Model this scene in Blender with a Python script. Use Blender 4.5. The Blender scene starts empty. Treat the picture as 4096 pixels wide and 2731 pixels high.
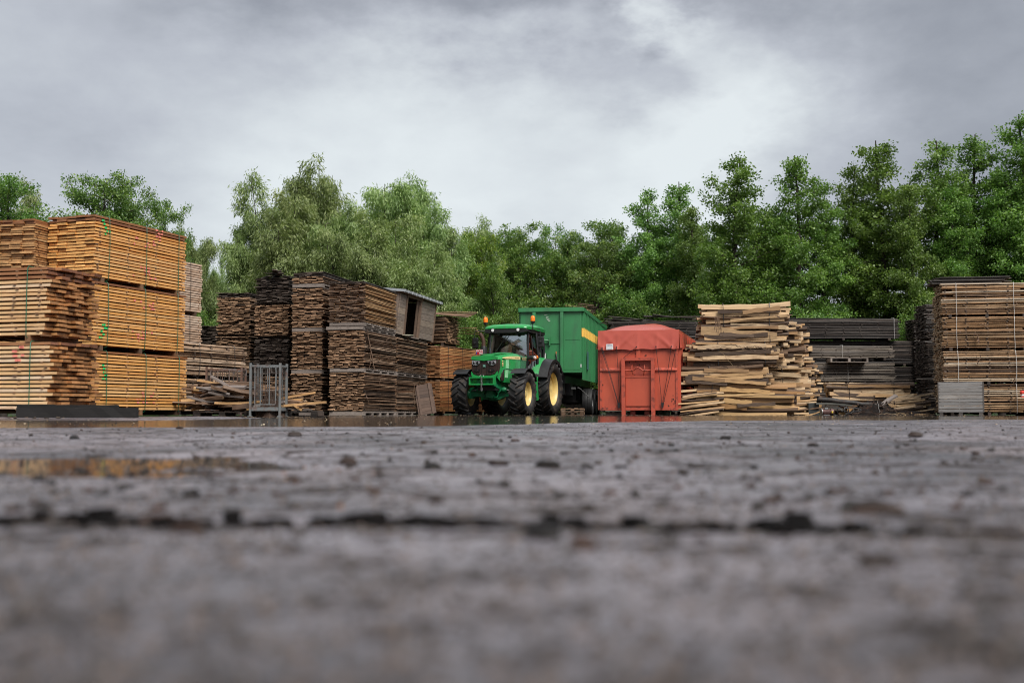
import bpy, math, random
import numpy as np
from mathutils import Matrix, Vector
R = math.radians
rnd = random.Random(7)
scene = bpy.context.scene
col = scene.collection

# ------------------------------------------------------------------ camera
CAM_H = 0.10                      # a camera lying almost on the asphalt
FPX = 4551.0                      # focal length in photo pixels (40 mm on 36 mm, 4096 px)
PITCH = math.atan((1649.0 - 1365.5) / FPX)
cam = bpy.data.cameras.new('camera')
cam.lens = 40.0; cam.sensor_width = 36.0
cam.clip_start = 0.02; cam.clip_end = 3000
cam.dof.use_dof = True; cam.dof.focus_distance = 34.0; cam.dof.aperture_fstop = 3.6
camo = bpy.data.objects.new('camera', cam); col.objects.link(camo)
camo.location = (0, 0, CAM_H); camo.rotation_euler = (math.pi/2 + PITCH, 0, 0)
scene.camera = camo

def at(px, py, Y):
    """the point on the ray through a photo pixel at ground distance Y"""
    xc = (px - 2048.0) / FPX; yc = (1365.5 - py) / FPX
    t = Y / (math.cos(PITCH) - yc * math.sin(PITCH))
    return Vector((xc * t, Y, CAM_H + t * (math.sin(PITCH) + yc * math.cos(PITCH))))
def gx(px, Y): return at(px, 1649, Y).x
def hz(py, Y): return at(2048, py, Y).z

# ------------------------------------------------------------------ world
SUN_EL, SUN_AZ = R(50), R(152)    # azimuth clockwise from +Y: behind the camera, a little right
world = bpy.data.worlds.new('World'); scene.world = world; world.use_nodes = True
nt = world.node_tree; nt.nodes.clear()
def WN(t, **k):
    n = nt.nodes.new(t)
    for a, b in k.items(): setattr(n, a, b)
    return n
def wm(op, a, b=None, c=None):
    n = WN('ShaderNodeMath', operation=op)
    for i, v in enumerate((a, b, c)):
        if v is None: continue
        if isinstance(v, (int, float)): n.inputs[i].default_value = v
        else: nt.links.new(v, n.inputs[i])
    return n.outputs[0]
tc = WN('ShaderNodeTexCoord'); sp = WN('ShaderNodeSeparateXYZ')
nt.links.new(tc.outputs['Generated'], sp.inputs[0])
X, Yd, Z = sp.outputs
az = wm('ARCTAN2', X, Yd); el = wm('ARCSINE', Z)
cb = WN('ShaderNodeCombineXYZ')
nt.links.new(X, cb.inputs[0]); nt.links.new(Yd, cb.inputs[1]); nt.links.new(wm('MULTIPLY', Z, 1.9), cb.inputs[2])
def wnoise(scale, detail, dist, off, rough=0.55):
    mp = WN('ShaderNodeMapping'); mp.inputs['Location'].default_value = off
    nt.links.new(cb.outputs[0], mp.inputs[0])
    n = WN('ShaderNodeTexNoise'); n.inputs['Scale'].default_value = scale; n.inputs['Detail'].default_value = detail
    n.inputs['Distortion'].default_value = dist; n.inputs['Roughness'].default_value = rough
    nt.links.new(mp.outputs[0], n.inputs['Vector'])
    return n.outputs[0]
azw = wm('ADD', az, wm('MULTIPLY', wm('SUBTRACT', wnoise(5.5, 6, 0.0, (7.3, 2.2, 4.1), 0.58), 0.5), 0.34))
elw = wm('ADD', el, wm('MULTIPLY', wm('SUBTRACT', wnoise(6.5, 6, 0.0, (1.3, 8.2, 2.1), 0.58), 0.5), 0.24))
def blob(a0, e0, sa, se, w):
    da = wm('POWER', wm('ABSOLUTE', wm('DIVIDE', wm('SUBTRACT', azw, a0), sa)), 2.0)
    de = wm('POWER', wm('ABSOLUTE', wm('DIVIDE', wm('SUBTRACT', elw, e0), se)), 2.0)
    return wm('MULTIPLY', wm('EXPONENT', wm('MULTIPLY', wm('ADD', da, de), -1.0)), w)
big = wnoise(2.6, 4, 0.0, (3.1, 1.7, 0.6)); fine = wnoise(6.0, 8, 0.12, (0.4, 5.2, 1.3), 0.58)
fac = wm('ADD', 0.50, wm('MULTIPLY', wm('SUBTRACT', big, 0.5), 0.7))
fac = wm('ADD', fac, wm('MULTIPLY', wm('SUBTRACT', fine, 0.5), 0.55))
fac = wm('ADD', fac, wm('MULTIPLY', wm('MAXIMUM', wm('SUBTRACT', el, 0.45), 0.0), 0.55))
for b in ((-0.08, 0.20, 0.26, 0.15, 0.52), (0.17, 0.20, 0.07, 0.16, 0.34), (0.0, 0.40, 0.30, 0.075, -0.56),
          (0.42, 0.27, 0.19, 0.20, -0.34), (-0.40, 0.22, 0.16, 0.10, -0.12), (0.13, 0.345, 0.03, 0.03, 0.42), (0.10, 0.29, 0.035, 0.035, -0.20)):
    fac = wm('ADD', fac, blob(*b))
ramp = WN('ShaderNodeValToRGB'); nt.links.new(fac, ramp.inputs[0])
e = ramp.color_ramp.elements
e[0].position = 0.0; e[0].color = (0.082, 0.087, 0.100, 1)
e[1].position = 1.0; e[1].color = (0.262, 0.278, 0.283, 1)
e2 = e.new(0.45); e2.color = (0.164, 0.172, 0.188, 1)
sky = WN('ShaderNodeTexSky', sky_type='NISHITA', sun_disc=False)
sky.sun_elevation = SUN_EL; sky.sun_rotation = SUN_AZ
bg1 = WN('ShaderNodeBackground'); bg1.inputs[1].default_value = 0.05
nt.links.new(sky.outputs[0], bg1.inputs[0])
bg2 = WN('ShaderNodeBackground'); bg2.inputs[1].default_value = 1.0
nt.links.new(ramp.outputs[0], bg2.inputs[0])
mx = WN('ShaderNodeMixShader'); mx.inputs[0].default_value = 0.93
nt.links.new(bg1.outputs[0], mx.inputs[1]); nt.links.new(bg2.outputs[0], mx.inputs[2])
wo = WN('ShaderNodeOutputWorld'); nt.links.new(mx.outputs[0], wo.inputs[0])

sun = bpy.data.lights.new('sun', 'SUN'); sun.energy = 1.5; sun.angle = R(35); sun.color = (1.0, 0.96, 0.90)
suno = bpy.data.objects.new('sun', sun); col.objects.link(suno)
sd = Vector((math.sin(SUN_AZ)*math.cos(SUN_EL), math.cos(SUN_AZ)*math.cos(SUN_EL), math.sin(SUN_EL)))
suno.rotation_euler = sd.to_track_quat('Z', 'Y').to_euler(); suno.location = sd * 50

vs_ = scene.view_settings
vs_.view_transform = 'Standard'; vs_.look = 'None'; vs_.gamma = 1.0; vs_.exposure = 1.62; vs_.use_curve_mapping = False
scene.cycles.use_denoising = True
scene.cycles.filter_width = 1.1
scene.cycles.max_bounces = 8; scene.cycles.transparent_max_bounces = 12
scene.cycles.caustics_reflective = False; scene.cycles.caustics_refractive = False
scene.cycles.sample_clamp_indirect = 4.0

# ------------------------------------------------------------------ mesh builder
class MB:
    def __init__(s): s.v = []; s.f = []; s.m = []
    def add(s, vs, fs, m=0):
        b = len(s.v); s.v += [tuple(v) for v in vs]
        for f in fs: s.f.append(tuple(i + b for i in f)); s.m.append(m)
    def box(s, c, d, rot=None, m=0, top=(1, 1)):
        hx, hy, h2 = d[0]/2, d[1]/2, d[2]/2
        p = [(-hx,-hy,-h2),(hx,-hy,-h2),(hx,hy,-h2),(-hx,hy,-h2),
             (-hx*top[0],-hy*top[1],h2),(hx*top[0],-hy*top[1],h2),(hx*top[0],hy*top[1],h2),(-hx*top[0],hy*top[1],h2)]
        c = Vector(c)
        p = [(rot @ Vector(q) if rot else Vector(q)) + c for q in p]
        s.add(p, [(0,3,2,1),(4,5,6,7),(0,1,5,4),(1,2,6,5),(2,3,7,6),(3,0,4,7)], m)
    def bevbox(s, c, d, b=0.02, rot=None, m=0):
        """box with chamfered edges"""
        h = [x/2 for x in d]; pts = []; c = Vector(c)
        idx = {}
        for sx in (-1,1):
            for sy in (-1,1):
                for sz in (-1,1):
                    for k in range(3):
                        q = [sx*h[0], sy*h[1], sz*h[2]]
                        for j in range(3):
                            if j != k: q[j] -= (sx,sy,sz)[j]*b
                        idx[(sx,sy,sz,k)] = len(pts); pts.append(q)
        fs = []
        for k in range(3):
            a, bb = (k+1)%3, (k+2)%3
            for sg in (-1,1):
                qs = []
                for (u,w) in ((-1,-1),(1,-1),(1,1),(-1,1)):
                    sv = [0,0,0]; sv[k]=sg; sv[a]=u; sv[bb]=w; qs.append(idx[(*sv,k)])
                fs.append(qs if sg > 0 else qs[::-1])
        for k in range(3):
            a, bb = (k+1)%3, (k+2)%3
            for u in (-1,1):
                for w in (-1,1):
                    p0=[0,0,0]; p1=[0,0,0]; p0[k]=-1; p1[k]=1
                    for p in (p0,p1): p[a]=u; p[bb]=w
                    q=[idx[(*p0,a)],idx[(*p1,a)],idx[(*p1,bb)],idx[(*p0,bb)]]
                    fs.append(q if u*w>0 else q[::-1])
        for sx in (-1,1):
            for sy in (-1,1):
                for sz in (-1,1):
                    q=[idx[(sx,sy,sz,0)],idx[(sx,sy,sz,1)],idx[(sx,sy,sz,2)]]
                    fs.append(q if sx*sy*sz>0 else q[::-1])
        p = [(rot @ Vector(q) if rot else Vector(q)) + c for q in pts]
        s.add(p, fs, m)
    def prism(s, poly, axis, a, b, m=0, caps=True):
        """2D polygon extruded along an axis; axis x: poly=(y,z); y: (x,z); z: (x,y)"""
        def P(q, t):
            return {'x': (t, q[0], q[1]), 'y': (q[0], t, q[1]), 'z': (q[0], q[1], t)}[axis]
        n = len(poly); vs = [P(q, a) for q in poly] + [P(q, b) for q in poly]
        fs = [(i, (i+1) % n, n + (i+1) % n, n + i) for i in range(n)]
        if caps: fs += [tuple(range(n))[::-1], tuple(range(n, 2*n))]
        s.add(vs, fs, m)
    def tube(s, pts, r, n=8, m=0, cap=True, sq=None):
        pts = [Vector(p) for p in pts]; k = len(pts)
        rs = r if isinstance(r, (list, tuple)) else [r]*k
        up = None; vs = []
        for i, p in enumerate(pts):
            t = (pts[min(i+1,k-1)] - pts[max(i-1,0)]).normalized()
            if up is None:
                up = Vector((0,0,1)) if abs(t.z) < .9 else Vector((1,0,0))
            sd_ = t.cross(up)
            if sd_.length < 1e-6: sd_ = t.cross(Vector((0.3,1,0.2)))
            sd_.normalize(); up = sd_.cross(t).normalized()
            for j in range(n):
                a = 2*math.pi*j/n
                vs.append(p + (sd_*math.cos(a) + up*math.sin(a)*(sq or 1))*rs[i])
        fs = []
        for i in range(k-1):
            for j in range(n):
                a, b = i*n+j, i*n+(j+1) % n
                fs.append((a, b, b+n, a+n))
        if cap: fs += [tuple(range(n))[::-1], tuple(range((k-1)*n, k*n))]
        s.add(vs, fs, m)
    def lathe(s, prof, n=32, axis='x', c=(0,0,0), m=0, closed=False):
        """profile of (radius, along-axis) turned about the axis"""
        vs = []; c = Vector(c)
        for (r, t) in prof:
            for j in range(n):
                a = 2*math.pi*j/n; u, w = r*math.cos(a), r*math.sin(a)
                vs.append(c + Vector({'x': (t,u,w), 'y': (u,t,w), 'z': (u,w,t)}[axis]))
        k = len(prof); fs = []
        for i in range(k if closed else k-1):
            i2 = (i+1) % k
            for j in range(n):
                j2 = (j+1) % n
                fs.append((i*n+j, i*n+j2, i2*n+j2, i2*n+j))
        s.add(vs, fs, m)
    def grid(s, fn, nu, nv, m=0):
        vs = [fn(i/nu, j/nv) for j in range(nv+1) for i in range(nu+1)]
        fs = [(j*(nu+1)+i, j*(nu+1)+i+1, (j+1)*(nu+1)+i+1, (j+1)*(nu+1)+i) for j in range(nv) for i in range(nu)]
        s.add(vs, fs, m)
    def mesh(s, name, mats, smooth=None):
        me = bpy.data.meshes.new(name)
        me.from_pydata(s.v, [], s.f)
        for mm in (mats if isinstance(mats, (list, tuple)) else [mats]): me.materials.append(mm)
        if any(s.m): me.polygons.foreach_set('material_index', s.m)
        if smooth is not None:
            me.polygons.foreach_set('use_smooth', [True]*len(me.polygons))
            me.set_sharp_from_angle(angle=R(smooth))
        me.update(); return me
    def build(s, name, mats, parent=None, loc=(0,0,0), rot=(0,0,0), smooth=None, fixn=False):
        me = s.mesh(name, mats, smooth)
        if fixn:
            import bmesh
            b = bmesh.new(); b.from_mesh(me); bmesh.ops.recalc_face_normals(b, faces=b.faces); b.to_mesh(me); b.free()
        return link(name, me, parent, loc, rot)
def link(name, me, parent=None, loc=(0,0,0), rot=(0,0,0), scale=None):
    o = bpy.data.objects.new(name, me); col.objects.link(o)
    if parent is not None: o.parent = parent
    o.location = loc; o.rotation_euler = rot
    if scale: o.scale = scale
    return o
def tag(o, label=None, cat=None, group=None, kind=None):
    if label: o['label'] = label
    if cat: o['category'] = cat
    if group: o['group'] = group
    if kind: o['kind'] = kind
    return o
def thing(name, label, cat, loc=(0,0,0), rz=0.0, group=None, rot=None):
    o = bpy.data.objects.new(name, None); col.objects.link(o)
    o.empty_display_size = 0.2
    o.location = loc; o.rotation_euler = rot if rot else (0, 0, rz)
    return tag(o, label, cat, group)
def rz3(a): return Matrix.Rotation(a, 3, 'Z')

# ------------------------------------------------------------------ materials
def newmat(name):
    m = bpy.data.materials.new(name); m.use_nodes = True
    t = m.node_tree; t.nodes.clear()
    o = t.nodes.new('ShaderNodeOutputMaterial'); p = t.nodes.new('ShaderNodeBsdfPrincipled')
    t.links.new(p.outputs[0], o.inputs[0])
    return m, t, p, o
class NT:
    def __init__(s, t): s.t = t
    def n(s, ty, **k):
        x = s.t.nodes.new(ty)
        for a, b in k.items(): setattr(x, a, b)
        return x
    def l(s, a, b): s.t.links.new(a, b)
    def math(s, op, a, b=None, c=None, clamp=False):
        x = s.n('ShaderNodeMath', operation=op, use_clamp=clamp)
        for i, v in enumerate((a, b, c)):
            if v is None: continue
            if isinstance(v, (int, float)): x.inputs[i].default_value = v
            else: s.l(v, x.inputs[i])
        return x.outputs[0]
    def mix(s, f, a, b, blend='MIX'):
        x = s.n('ShaderNodeMix', data_type='RGBA', blend_type=blend)
        if isinstance(f, (int, float)): x.inputs[0].default_value = f
        else: s.l(f, x.inputs[0])
        for i, v in ((6, a), (7, b)):
            if isinstance(v, tuple): x.inputs[i].default_value = (*v[:3], 1)
            else: s.l(v, x.inputs[i])
        return x.outputs[2]
    def noise(s, vec, scale, detail=3, rough=.55, dist=0):
        x = s.n('ShaderNodeTexNoise')
        x.inputs['Scale'].default_value = scale; x.inputs['Detail'].default_value = detail
        x.inputs['Roughness'].default_value = rough; x.inputs['Distortion'].default_value = dist
        if vec is not None: s.l(vec, x.inputs['Vector'])
        return x.outputs[0]
    def ramp(s, f, stops, interp='LINEAR'):
        x = s.n('ShaderNodeValToRGB'); x.color_ramp.interpolation = interp
        e = x.color_ramp.elements
        while len(e) < len(stops): e.new(0.5)
        for i, (p, c) in enumerate(stops):
            e[i].position = p; e[i].color = (*c[:3], 1) if isinstance(c, tuple) else (c, c, c, 1)
        s.l(f, x.inputs[0]); return x.outputs[0]
    def mapping(s, vec, scale=(1,1,1), loc=None):
        x = s.n('ShaderNodeMapping'); x.inputs['Scale'].default_value = scale
        if loc: x.inputs['Location'].default_value = loc
        s.l(vec, x.inputs[0]); return x.outputs[0]
    def bump(s, h, strength, dist, p):
        x = s.n('ShaderNodeBump'); x.inputs['Strength'].default_value = strength; x.inputs['Distance'].default_value = dist
        s.l(h, x.inputs['Height']); s.l(x.outputs[0], p.inputs['Normal'])

def wood(name, cols, end=None, stain=(0.05,0.03,0.02), stain_amt=.5, rough=.6, grain=.35, endmix=1.0, light=None):
    m, t, p, o = newmat(name); N = NT(t)
    oi = N.n('ShaderNodeObjectInfo'); ge = N.n('ShaderNodeNewGeometry'); tcn = N.n('ShaderNodeTexCoord')
    rr = N.math('FRACT', N.math('ADD', oi.outputs['Random'], N.math('MULTIPLY', ge.outputs['Random Per Island'], 3.7)))
    off = N.n('ShaderNodeCombineXYZ')
    N.l(N.math('MULTIPLY', rr, 37.0), off.inputs[0]); N.l(N.math('MULTIPLY', rr, 91.0), off.inputs[1]); N.l(N.math('MULTIPLY', rr, 53.0), off.inputs[2])
    va = N.n('ShaderNodeVectorMath', operation='ADD'); N.l(tcn.outputs['Object'], va.inputs[0]); N.l(off.outputs[0], va.inputs[1])
    vec = va.outputs[0]
    k = len(cols); c = N.ramp(rr, [((i + .5)/k, cc) for i, cc in enumerate(cols)])
    g1 = N.noise(N.mapping(vec, (1.2, 16, 24)), 3.0, 4, .6, .4)
    c = N.mix(1.0, c, N.ramp(g1, [(0.3, (1-grain,)*3), (0.75, (1+grain*.35,)*3)]), 'MULTIPLY')
    if light:
        lt = N.noise(N.mapping(vec, (1.0, 2, 3)), 2.1, 3)
        c = N.mix(N.ramp(lt, [(0.50, 0.0), (0.62, 0.7)]), c, light)
    st = N.noise(N.mapping(vec, (1.0, 3, 5)), 2.6, 5, .65)
    c = N.mix(N.ramp(st, [(0.50, 0.0), (0.72, stain_amt)]), c, stain)
    if end:
        sx = N.n('ShaderNodeSeparateXYZ'); N.l(tcn.outputs['Normal'], sx.inputs[0])
        en = N.math('GREATER_THAN', N.math('ABSOLUTE', sx.outputs[0]), .8)
        en = N.math('MULTIPLY', en, endmix)
        ec = N.mix(1.0, N.ramp(N.noise(vec, 9, 3), [(0.3, tuple(x*.72 for x in end)), (0.7, tuple(x*1.15 for x in end))]),
                   N.ramp(rr, [(0, (.7,)*3), (1, (1.2,)*3)]), 'MULTIPLY')
        c = N.mix(en, c, ec)
    N.l(c, p.inputs['Base Color']); p.inputs['Roughness'].default_value = rough
    p.inputs['Specular IOR Level'].default_value = .35
    N.bump(g1, .35, .006, p)
    return m
def paint(name, c, rough=.35, metal=0, dirt=None, dirt_amt=.5, coat=0, scale=3.0, spec=.5, bump=0, streak=False):
    m, t, p, o = newmat(name); N = NT(t)
    tcn = N.n('ShaderNodeTexCoord'); vec = tcn.outputs['Object']
    n1 = N.noise(N.mapping(vec, (1, 1, .25) if streak else (1, 1, 1)), scale, 5, .62)
    cc = N.mix(1.0, c, N.ramp(N.noise(vec, scale*.35, 3), [(0.3, (.86,)*3), (0.7, (1.08,)*3)]), 'MULTIPLY')
    if dirt: cc = N.mix(N.ramp(n1, [(0.50, 0.0), (0.74, dirt_amt)]), cc, dirt)
    N.l(cc, p.inputs['Base Color']); p.inputs['Metallic'].default_value = metal
    N.l(N.ramp(n1, [(0.3, rough*.8), (0.7, min(1, rough*1.35))]), p.inputs['Roughness'])
    p.inputs['Specular IOR Level'].default_value = spec
    if coat: p.inputs['Coat Weight'].default_value = coat; p.inputs['Coat Roughness'].default_value = .08
    if bump: N.bump(n1, bump, .01, p)
    return m
def flat(name, c, rough=.5, metal=0, spec=.5):
    m, t, p, o = newmat(name); N = NT(t)
    tcn = N.n('ShaderNodeTexCoord')
    N.l(N.mix(1.0, c, N.ramp(N.noise(tcn.outputs['Object'], 14, 3), [(0.3, (.85,)*3), (0.7, (1.1,)*3)]), 'MULTIPLY'), p.inputs['Base Color'])
    p.inputs['Roughness'].default_value = rough; p.inputs['Metallic'].default_value = metal
    p.inputs['Specular IOR Level'].default_value = spec
    return m
GR0, GR1, GBD = .30, .50, .0020
# ------------------------------------------------------------------ ground
_rg = np.random.default_rng(5)
def vnoise(x, y, seed):
    """smooth value noise on numpy arrays"""
    def h(i, j):
        n = (i * 374761393 + j * 668265263 + seed * 974634777) & 0xffffffff
        n = ((n ^ (n >> 13)) * 1274126177) & 0xffffffff
        return ((n ^ (n >> 16)) & 0xffff) / 65535.0
    xi = np.floor(x).astype(np.int64); yi = np.floor(y).astype(np.int64)
    fx = x - xi; fy = y - yi; fx = fx*fx*(3-2*fx); fy = fy*fy*(3-2*fy)
    return (h(xi,yi)*(1-fx) + h(xi+1,yi)*fx)*(1-fy) + (h(xi,yi+1)*(1-fx) + h(xi+1,yi+1)*fx)*fy
def fbm(x, y, seed, octs=4):
    s = 0; a = 1; w = 0
    for k in range(octs):
        s = s + a*vnoise(x*2**k + 31*k, y*2**k + 17*k, seed+k); w += a; a *= .5
    return s/w - .5
def sstep(a, b, x):
    t = np.clip((x-a)/(b-a), 0, 1); return t*t*(3-2*t)
WATER = 0.0015
def ground_z(x, y):
    x = np.asarray(x, float); y = np.asarray(y, float)
    z = 0.0045 + fbm(x*2.2, y*2.2, 3, 5)*0.007 + fbm(x*.35, y*.25, 8, 3)*0.004
    # the long puddle along the foot of the stacks
    r = x/np.maximum(y, .5)
    near = np.interp(r, [-.6, -.45, -.26, -.07, 0.0, .08, .19, .38, .6], [6.6, 6.9, 7.2, 7.7, 8.6, 11.0, 13.6, 15.0, 15.5])
    near = near*(1 + .12*fbm(x*.8, y*.05, 21, 3))
    m = sstep(0, 1.5, y-near)
    far = sstep(64, 80, y)
    deep = -0.012 + fbm(x*.5, y*.9, 11, 4)*0.024
    zz = z*(1-m) + deep*m
    z = zz*(1-far) + 0.02*far
    # small shallow puddle close by on the left
    d = np.sqrt(((x+.90)/.44)**2 + ((y-2.15)/.46)**2) + fbm(x*5, y*5, 44, 3)*1.1
    z = z - 0.015*(1-sstep(.6, 1.15, d))
    # the yard rises a little at the foot of the orange stacks
    z = z + 0.040*sstep(14.0, 15.2, y)*(1-sstep(19, 22, y))*(1-sstep(-4.9, -4.0, x))
    # sawn-off paving joint, a shallow groove across the foreground
    gl = np.abs(y - (1.03 - .14*(x+.45)))
    z = z - 0.006*np.exp(-(gl/.02)**2)*(np.abs(x) < 2)
    return z
n = 430
uu = np.linspace(-1, 1, n)
ax_ = 0.06*np.sinh(9.7*uu); ay_ = 0.06*np.sinh(9.7*uu) + 0.9
GX, GY = np.meshgrid(ax_, ay_)
GZ = ground_z(GX, GY)
gv = np.stack([GX, GY, GZ], -1).reshape(-1, 3)
ii = np.arange(n*n).reshape(n, n)
gf = np.stack([ii[:-1,:-1], ii[:-1,1:], ii[1:,1:], ii[1:,:-1]], -1).reshape(-1, 4)
def npmesh(name, v, f, mat, smooth=True, attr=None):
    me = bpy.data.meshes.new(name)
    nv, nf, k = len(v), len(f), f.shape[1]
    me.vertices.add(nv); me.vertices.foreach_set('co', np.asarray(v, np.float32).ravel())
    me.loops.add(nf*k); me.loops.foreach_set('vertex_index', f.astype(np.int32).ravel())
    me.polygons.add(nf); me.polygons.foreach_set('loop_start', np.arange(0, nf*k, k, dtype=np.int32))
    me.polygons.foreach_set('loop_total', np.full(nf, k, np.int32))
    if smooth: me.polygons.foreach_set('use_smooth', np.ones(nf, bool))
    if attr is not None:
        a = me.attributes.new('tint', 'FLOAT', 'FACE'); a.data.foreach_set('value', attr.astype(np.float32))
    for mm in (mat if isinstance(mat, list) else [mat]): me.materials.append(mm)
    me.update(calc_edges=True); me.validate(); return me

m, t, p, o = newmat('wet_asphalt'); N = NT(t)
tcn = N.n('ShaderNodeTexCoord'); vec = tcn.outputs['Object']
nA = N.noise(vec, 90, 5, .7); nB = N.noise(vec, 1.1, 5, .6, .4); nC = N.noise(vec, 21, 6, .7, .3); nD = N.noise(vec, 7.0, 6, .62)
c = N.ramp(nA, [(0.3, (0.105, 0.097, 0.112)), (0.55, (0.182, 0.166, 0.186)), (0.78, (0.31, 0.265, 0.265))])  # bluish-mauve cast of the wet sheen is put into the base colour
c = N.mix(N.ramp(nB, [(0.48, 0.0), (0.64, .5)]), c, (0.17, 0.122, 0.106))
nE = N.noise(vec, 48, 4, .6)
c = N.mix(1.0, c, N.ramp(N.noise(vec, .75, 4, .6, .6), [(0.40, (.30, .29, .31)), (0.58, (1.15, 1.13, 1.15))]), 'MULTIPLY')
sx_ = N.n('ShaderNodeSeparateXYZ'); N.l(vec, sx_.inputs[0])
dist = N.math('ABSOLUTE', N.math('SUBTRACT', N.math('ADD', sx_.outputs[1], N.math('MULTIPLY', sx_.outputs[0], .14)), .967))
smear = N.math('MULTIPLY', N.ramp(dist, [(0.0, 1.0), (0.085, 0.0)]), N.ramp(N.noise(vec, 6.0, 3), [(0.38, 0.0), (0.55, 1.0)]))
dirt = N.math('ADD', N.math('MULTIPLY', nE, .20), N.math('ADD', N.math('MULTIPLY', nC, .30), N.math('MULTIPLY', nD, .50)))
dirt = N.math('ADD', dirt, N.math('MULTIPLY', smear, .10))
dm = N.ramp(dirt, [(0.50, 0.0), (0.555, 1.0)])
c = N.mix(dm, c, N.mix(nA, (0.008, 0.007, 0.007), (0.034, 0.024, 0.020)))
N.l(c, p.inputs['Base Color'])
N.l(N.mix(dm, N.ramp(nB, [(0.38, GR0), (0.62, GR1)]), (.80, .80, .80)), p.inputs['Roughness'])
N.l(N.mix(dm, (1.0, 1.0, 1.0), (.10, .10, .10)), p.inputs['Specular IOR Level'])
hh = N.math('ADD', N.math('MULTIPLY', nA, .5), N.math('ADD', N.math('MULTIPLY', nD, 1.6), N.math('MULTIPLY', nC, 1.6)))
N.bump(hh, 1.0, GBD, p)
M_GROUND = m
g = link('ground', npmesh('ground', gv, gf, M_GROUND)); tag(g, kind='structure')
g['label'] = 'wet dark asphalt yard strewn with bark and sawdust'

m, t, p, o = newmat('puddle_water'); N = NT(t)
tcn = N.n('ShaderNodeTexCoord'); vec = tcn.outputs['Object']
p.inputs['Base Color'].default_value = (0.030, 0.026, 0.022, 1); p.inputs['Roughness'].default_value = .08
p.inputs['IOR'].default_value = 1.33; p.inputs['Specular IOR Level'].default_value = .5
w1 = N.noise(vec, 3.0, 3, .5); w2 = N.noise(N.mapping(vec, (14, 14, 14)), 3.0, 2, .5)
N.bump(N.math('ADD', w1, N.math('MULTIPLY', w2, .20)), .10, .02, p)
M_WATER = m
b = MB(); b.add([(-45, 5.8, 0), (45, 5.8, 0), (45, 66, 0), (-45, 66, 0)], [(0, 1, 2, 3)])
w = b.build('puddle', M_WATER, loc=(0, 0, WATER)); tag(w, 'long rain puddle along the foot of the stacks', kind='structure')
b = MB(); k = 28
b.add([(-.90+.62*math.cos(2*math.pi*i/k), 2.15+.62*math.sin(2*math.pi*i/k), 0) for i in range(k)], [tuple(range(k))])
w = b.build('puddle', M_WATER, loc=(0, 0, -0.0005)); tag(w, 'small near puddle mirroring the orange boards', kind='structure')

# --- loose chips on the ground
def chips(name, N_, xy, size, mat, seed, label, flatness=.3):
    r = np.random.default_rng(seed); V = []; F = []
    x, y = xy(r, N_)
    z = np.maximum(ground_z(x, y), WATER)
    L = r.uniform(*size, N_); Wd = L*r.uniform(.3, .8, N_); T = L*r.uniform(.12, flatness, N_)
    a = r.uniform(0, 2*math.pi, N_); tl = r.normal(0, .15, N_)
    base = np.array([(-1,-1,0),(1,-1,0),(1,1,0),(-1,1,0),(-.6,-.7,1),(.7,-.6,1),(.6,.7,1),(-.7,.5,1)], float)
    q = base[None] + r.normal(0, .18, (N_, 8, 3))
    q = q*np.stack([L/2, Wd/2, T], -1)[:, None, :]
    ca, sa = np.cos(a)[:, None], np.sin(a)[:, None]
    vx = q[:,:,0]*ca - q[:,:,1]*sa + x[:,None]; vy = q[:,:,0]*sa + q[:,:,1]*ca + y[:,None]
    vz = q[:,:,2] + q[:,:,0]*tl[:,None] + z[:,None] - .001
    V = np.stack([vx, vy, vz], -1).reshape(-1, 3)
    fb = np.array([(0,3,2,1),(4,5,6,7),(0,1,5,4),(1,2,6,5),(2,3,7,6),(3,0,4,7)])
    F = (fb[None] + (np.arange(N_)*8)[:,None,None]).reshape(-1, 4)
    ob = link(name, npmesh(name, V, F, mat, False)); tag(ob, label, name.replace('_', ' ').rstrip('s'), kind='stuff')
    return ob
M_BARKCHIP = wood('bark_chip', [(0.010,0.008,0.007),(0.016,0.011,0.009),(0.05,0.022,0.013),(0.008,0.007,0.007)], stain_amt=.3, rough=.5)
M_GLINTCHIP = wood('pale_chip', [(0.55,0.42,0.27),(0.62,0.52,0.38),(0.40,0.27,0.15),(0.20,0.12,0.07)], stain_amt=.2, rough=.7)
def near_xy(r, n_):
    y = np.exp(r.uniform(math.log(1.1), math.log(13), n_)); return r.uniform(-.52, .52, n_)*y, y
chips('bark_crumbs', 900, near_xy, (.004, .018), M_BARKCHIP, 31, 'fine dark bark crumbs scattered over the near asphalt', .5)
chips('rust_crumbs', 160, near_xy, (.003, .010), wood('rust_chip', [(0.20,0.09,0.045),(0.14,0.07,0.04),(0.28,0.16,0.09)], stain_amt=.3, rough=.6), 33,
      'fine rust brown wood crumbs scattered over the near asphalt', .5)
def far_xy(r, n_):
    y = r.uniform(9, 34, n_); return r.uniform(-.5, .5, n_)*y, y
chips('rain_glint_flecks', 900, far_xy, (.007, .02), M_GLINTCHIP, 32, 'pale flecks added as rain glints on the long puddle', .3)  # pale chips added to stand in for bright rain specks on the water

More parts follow.
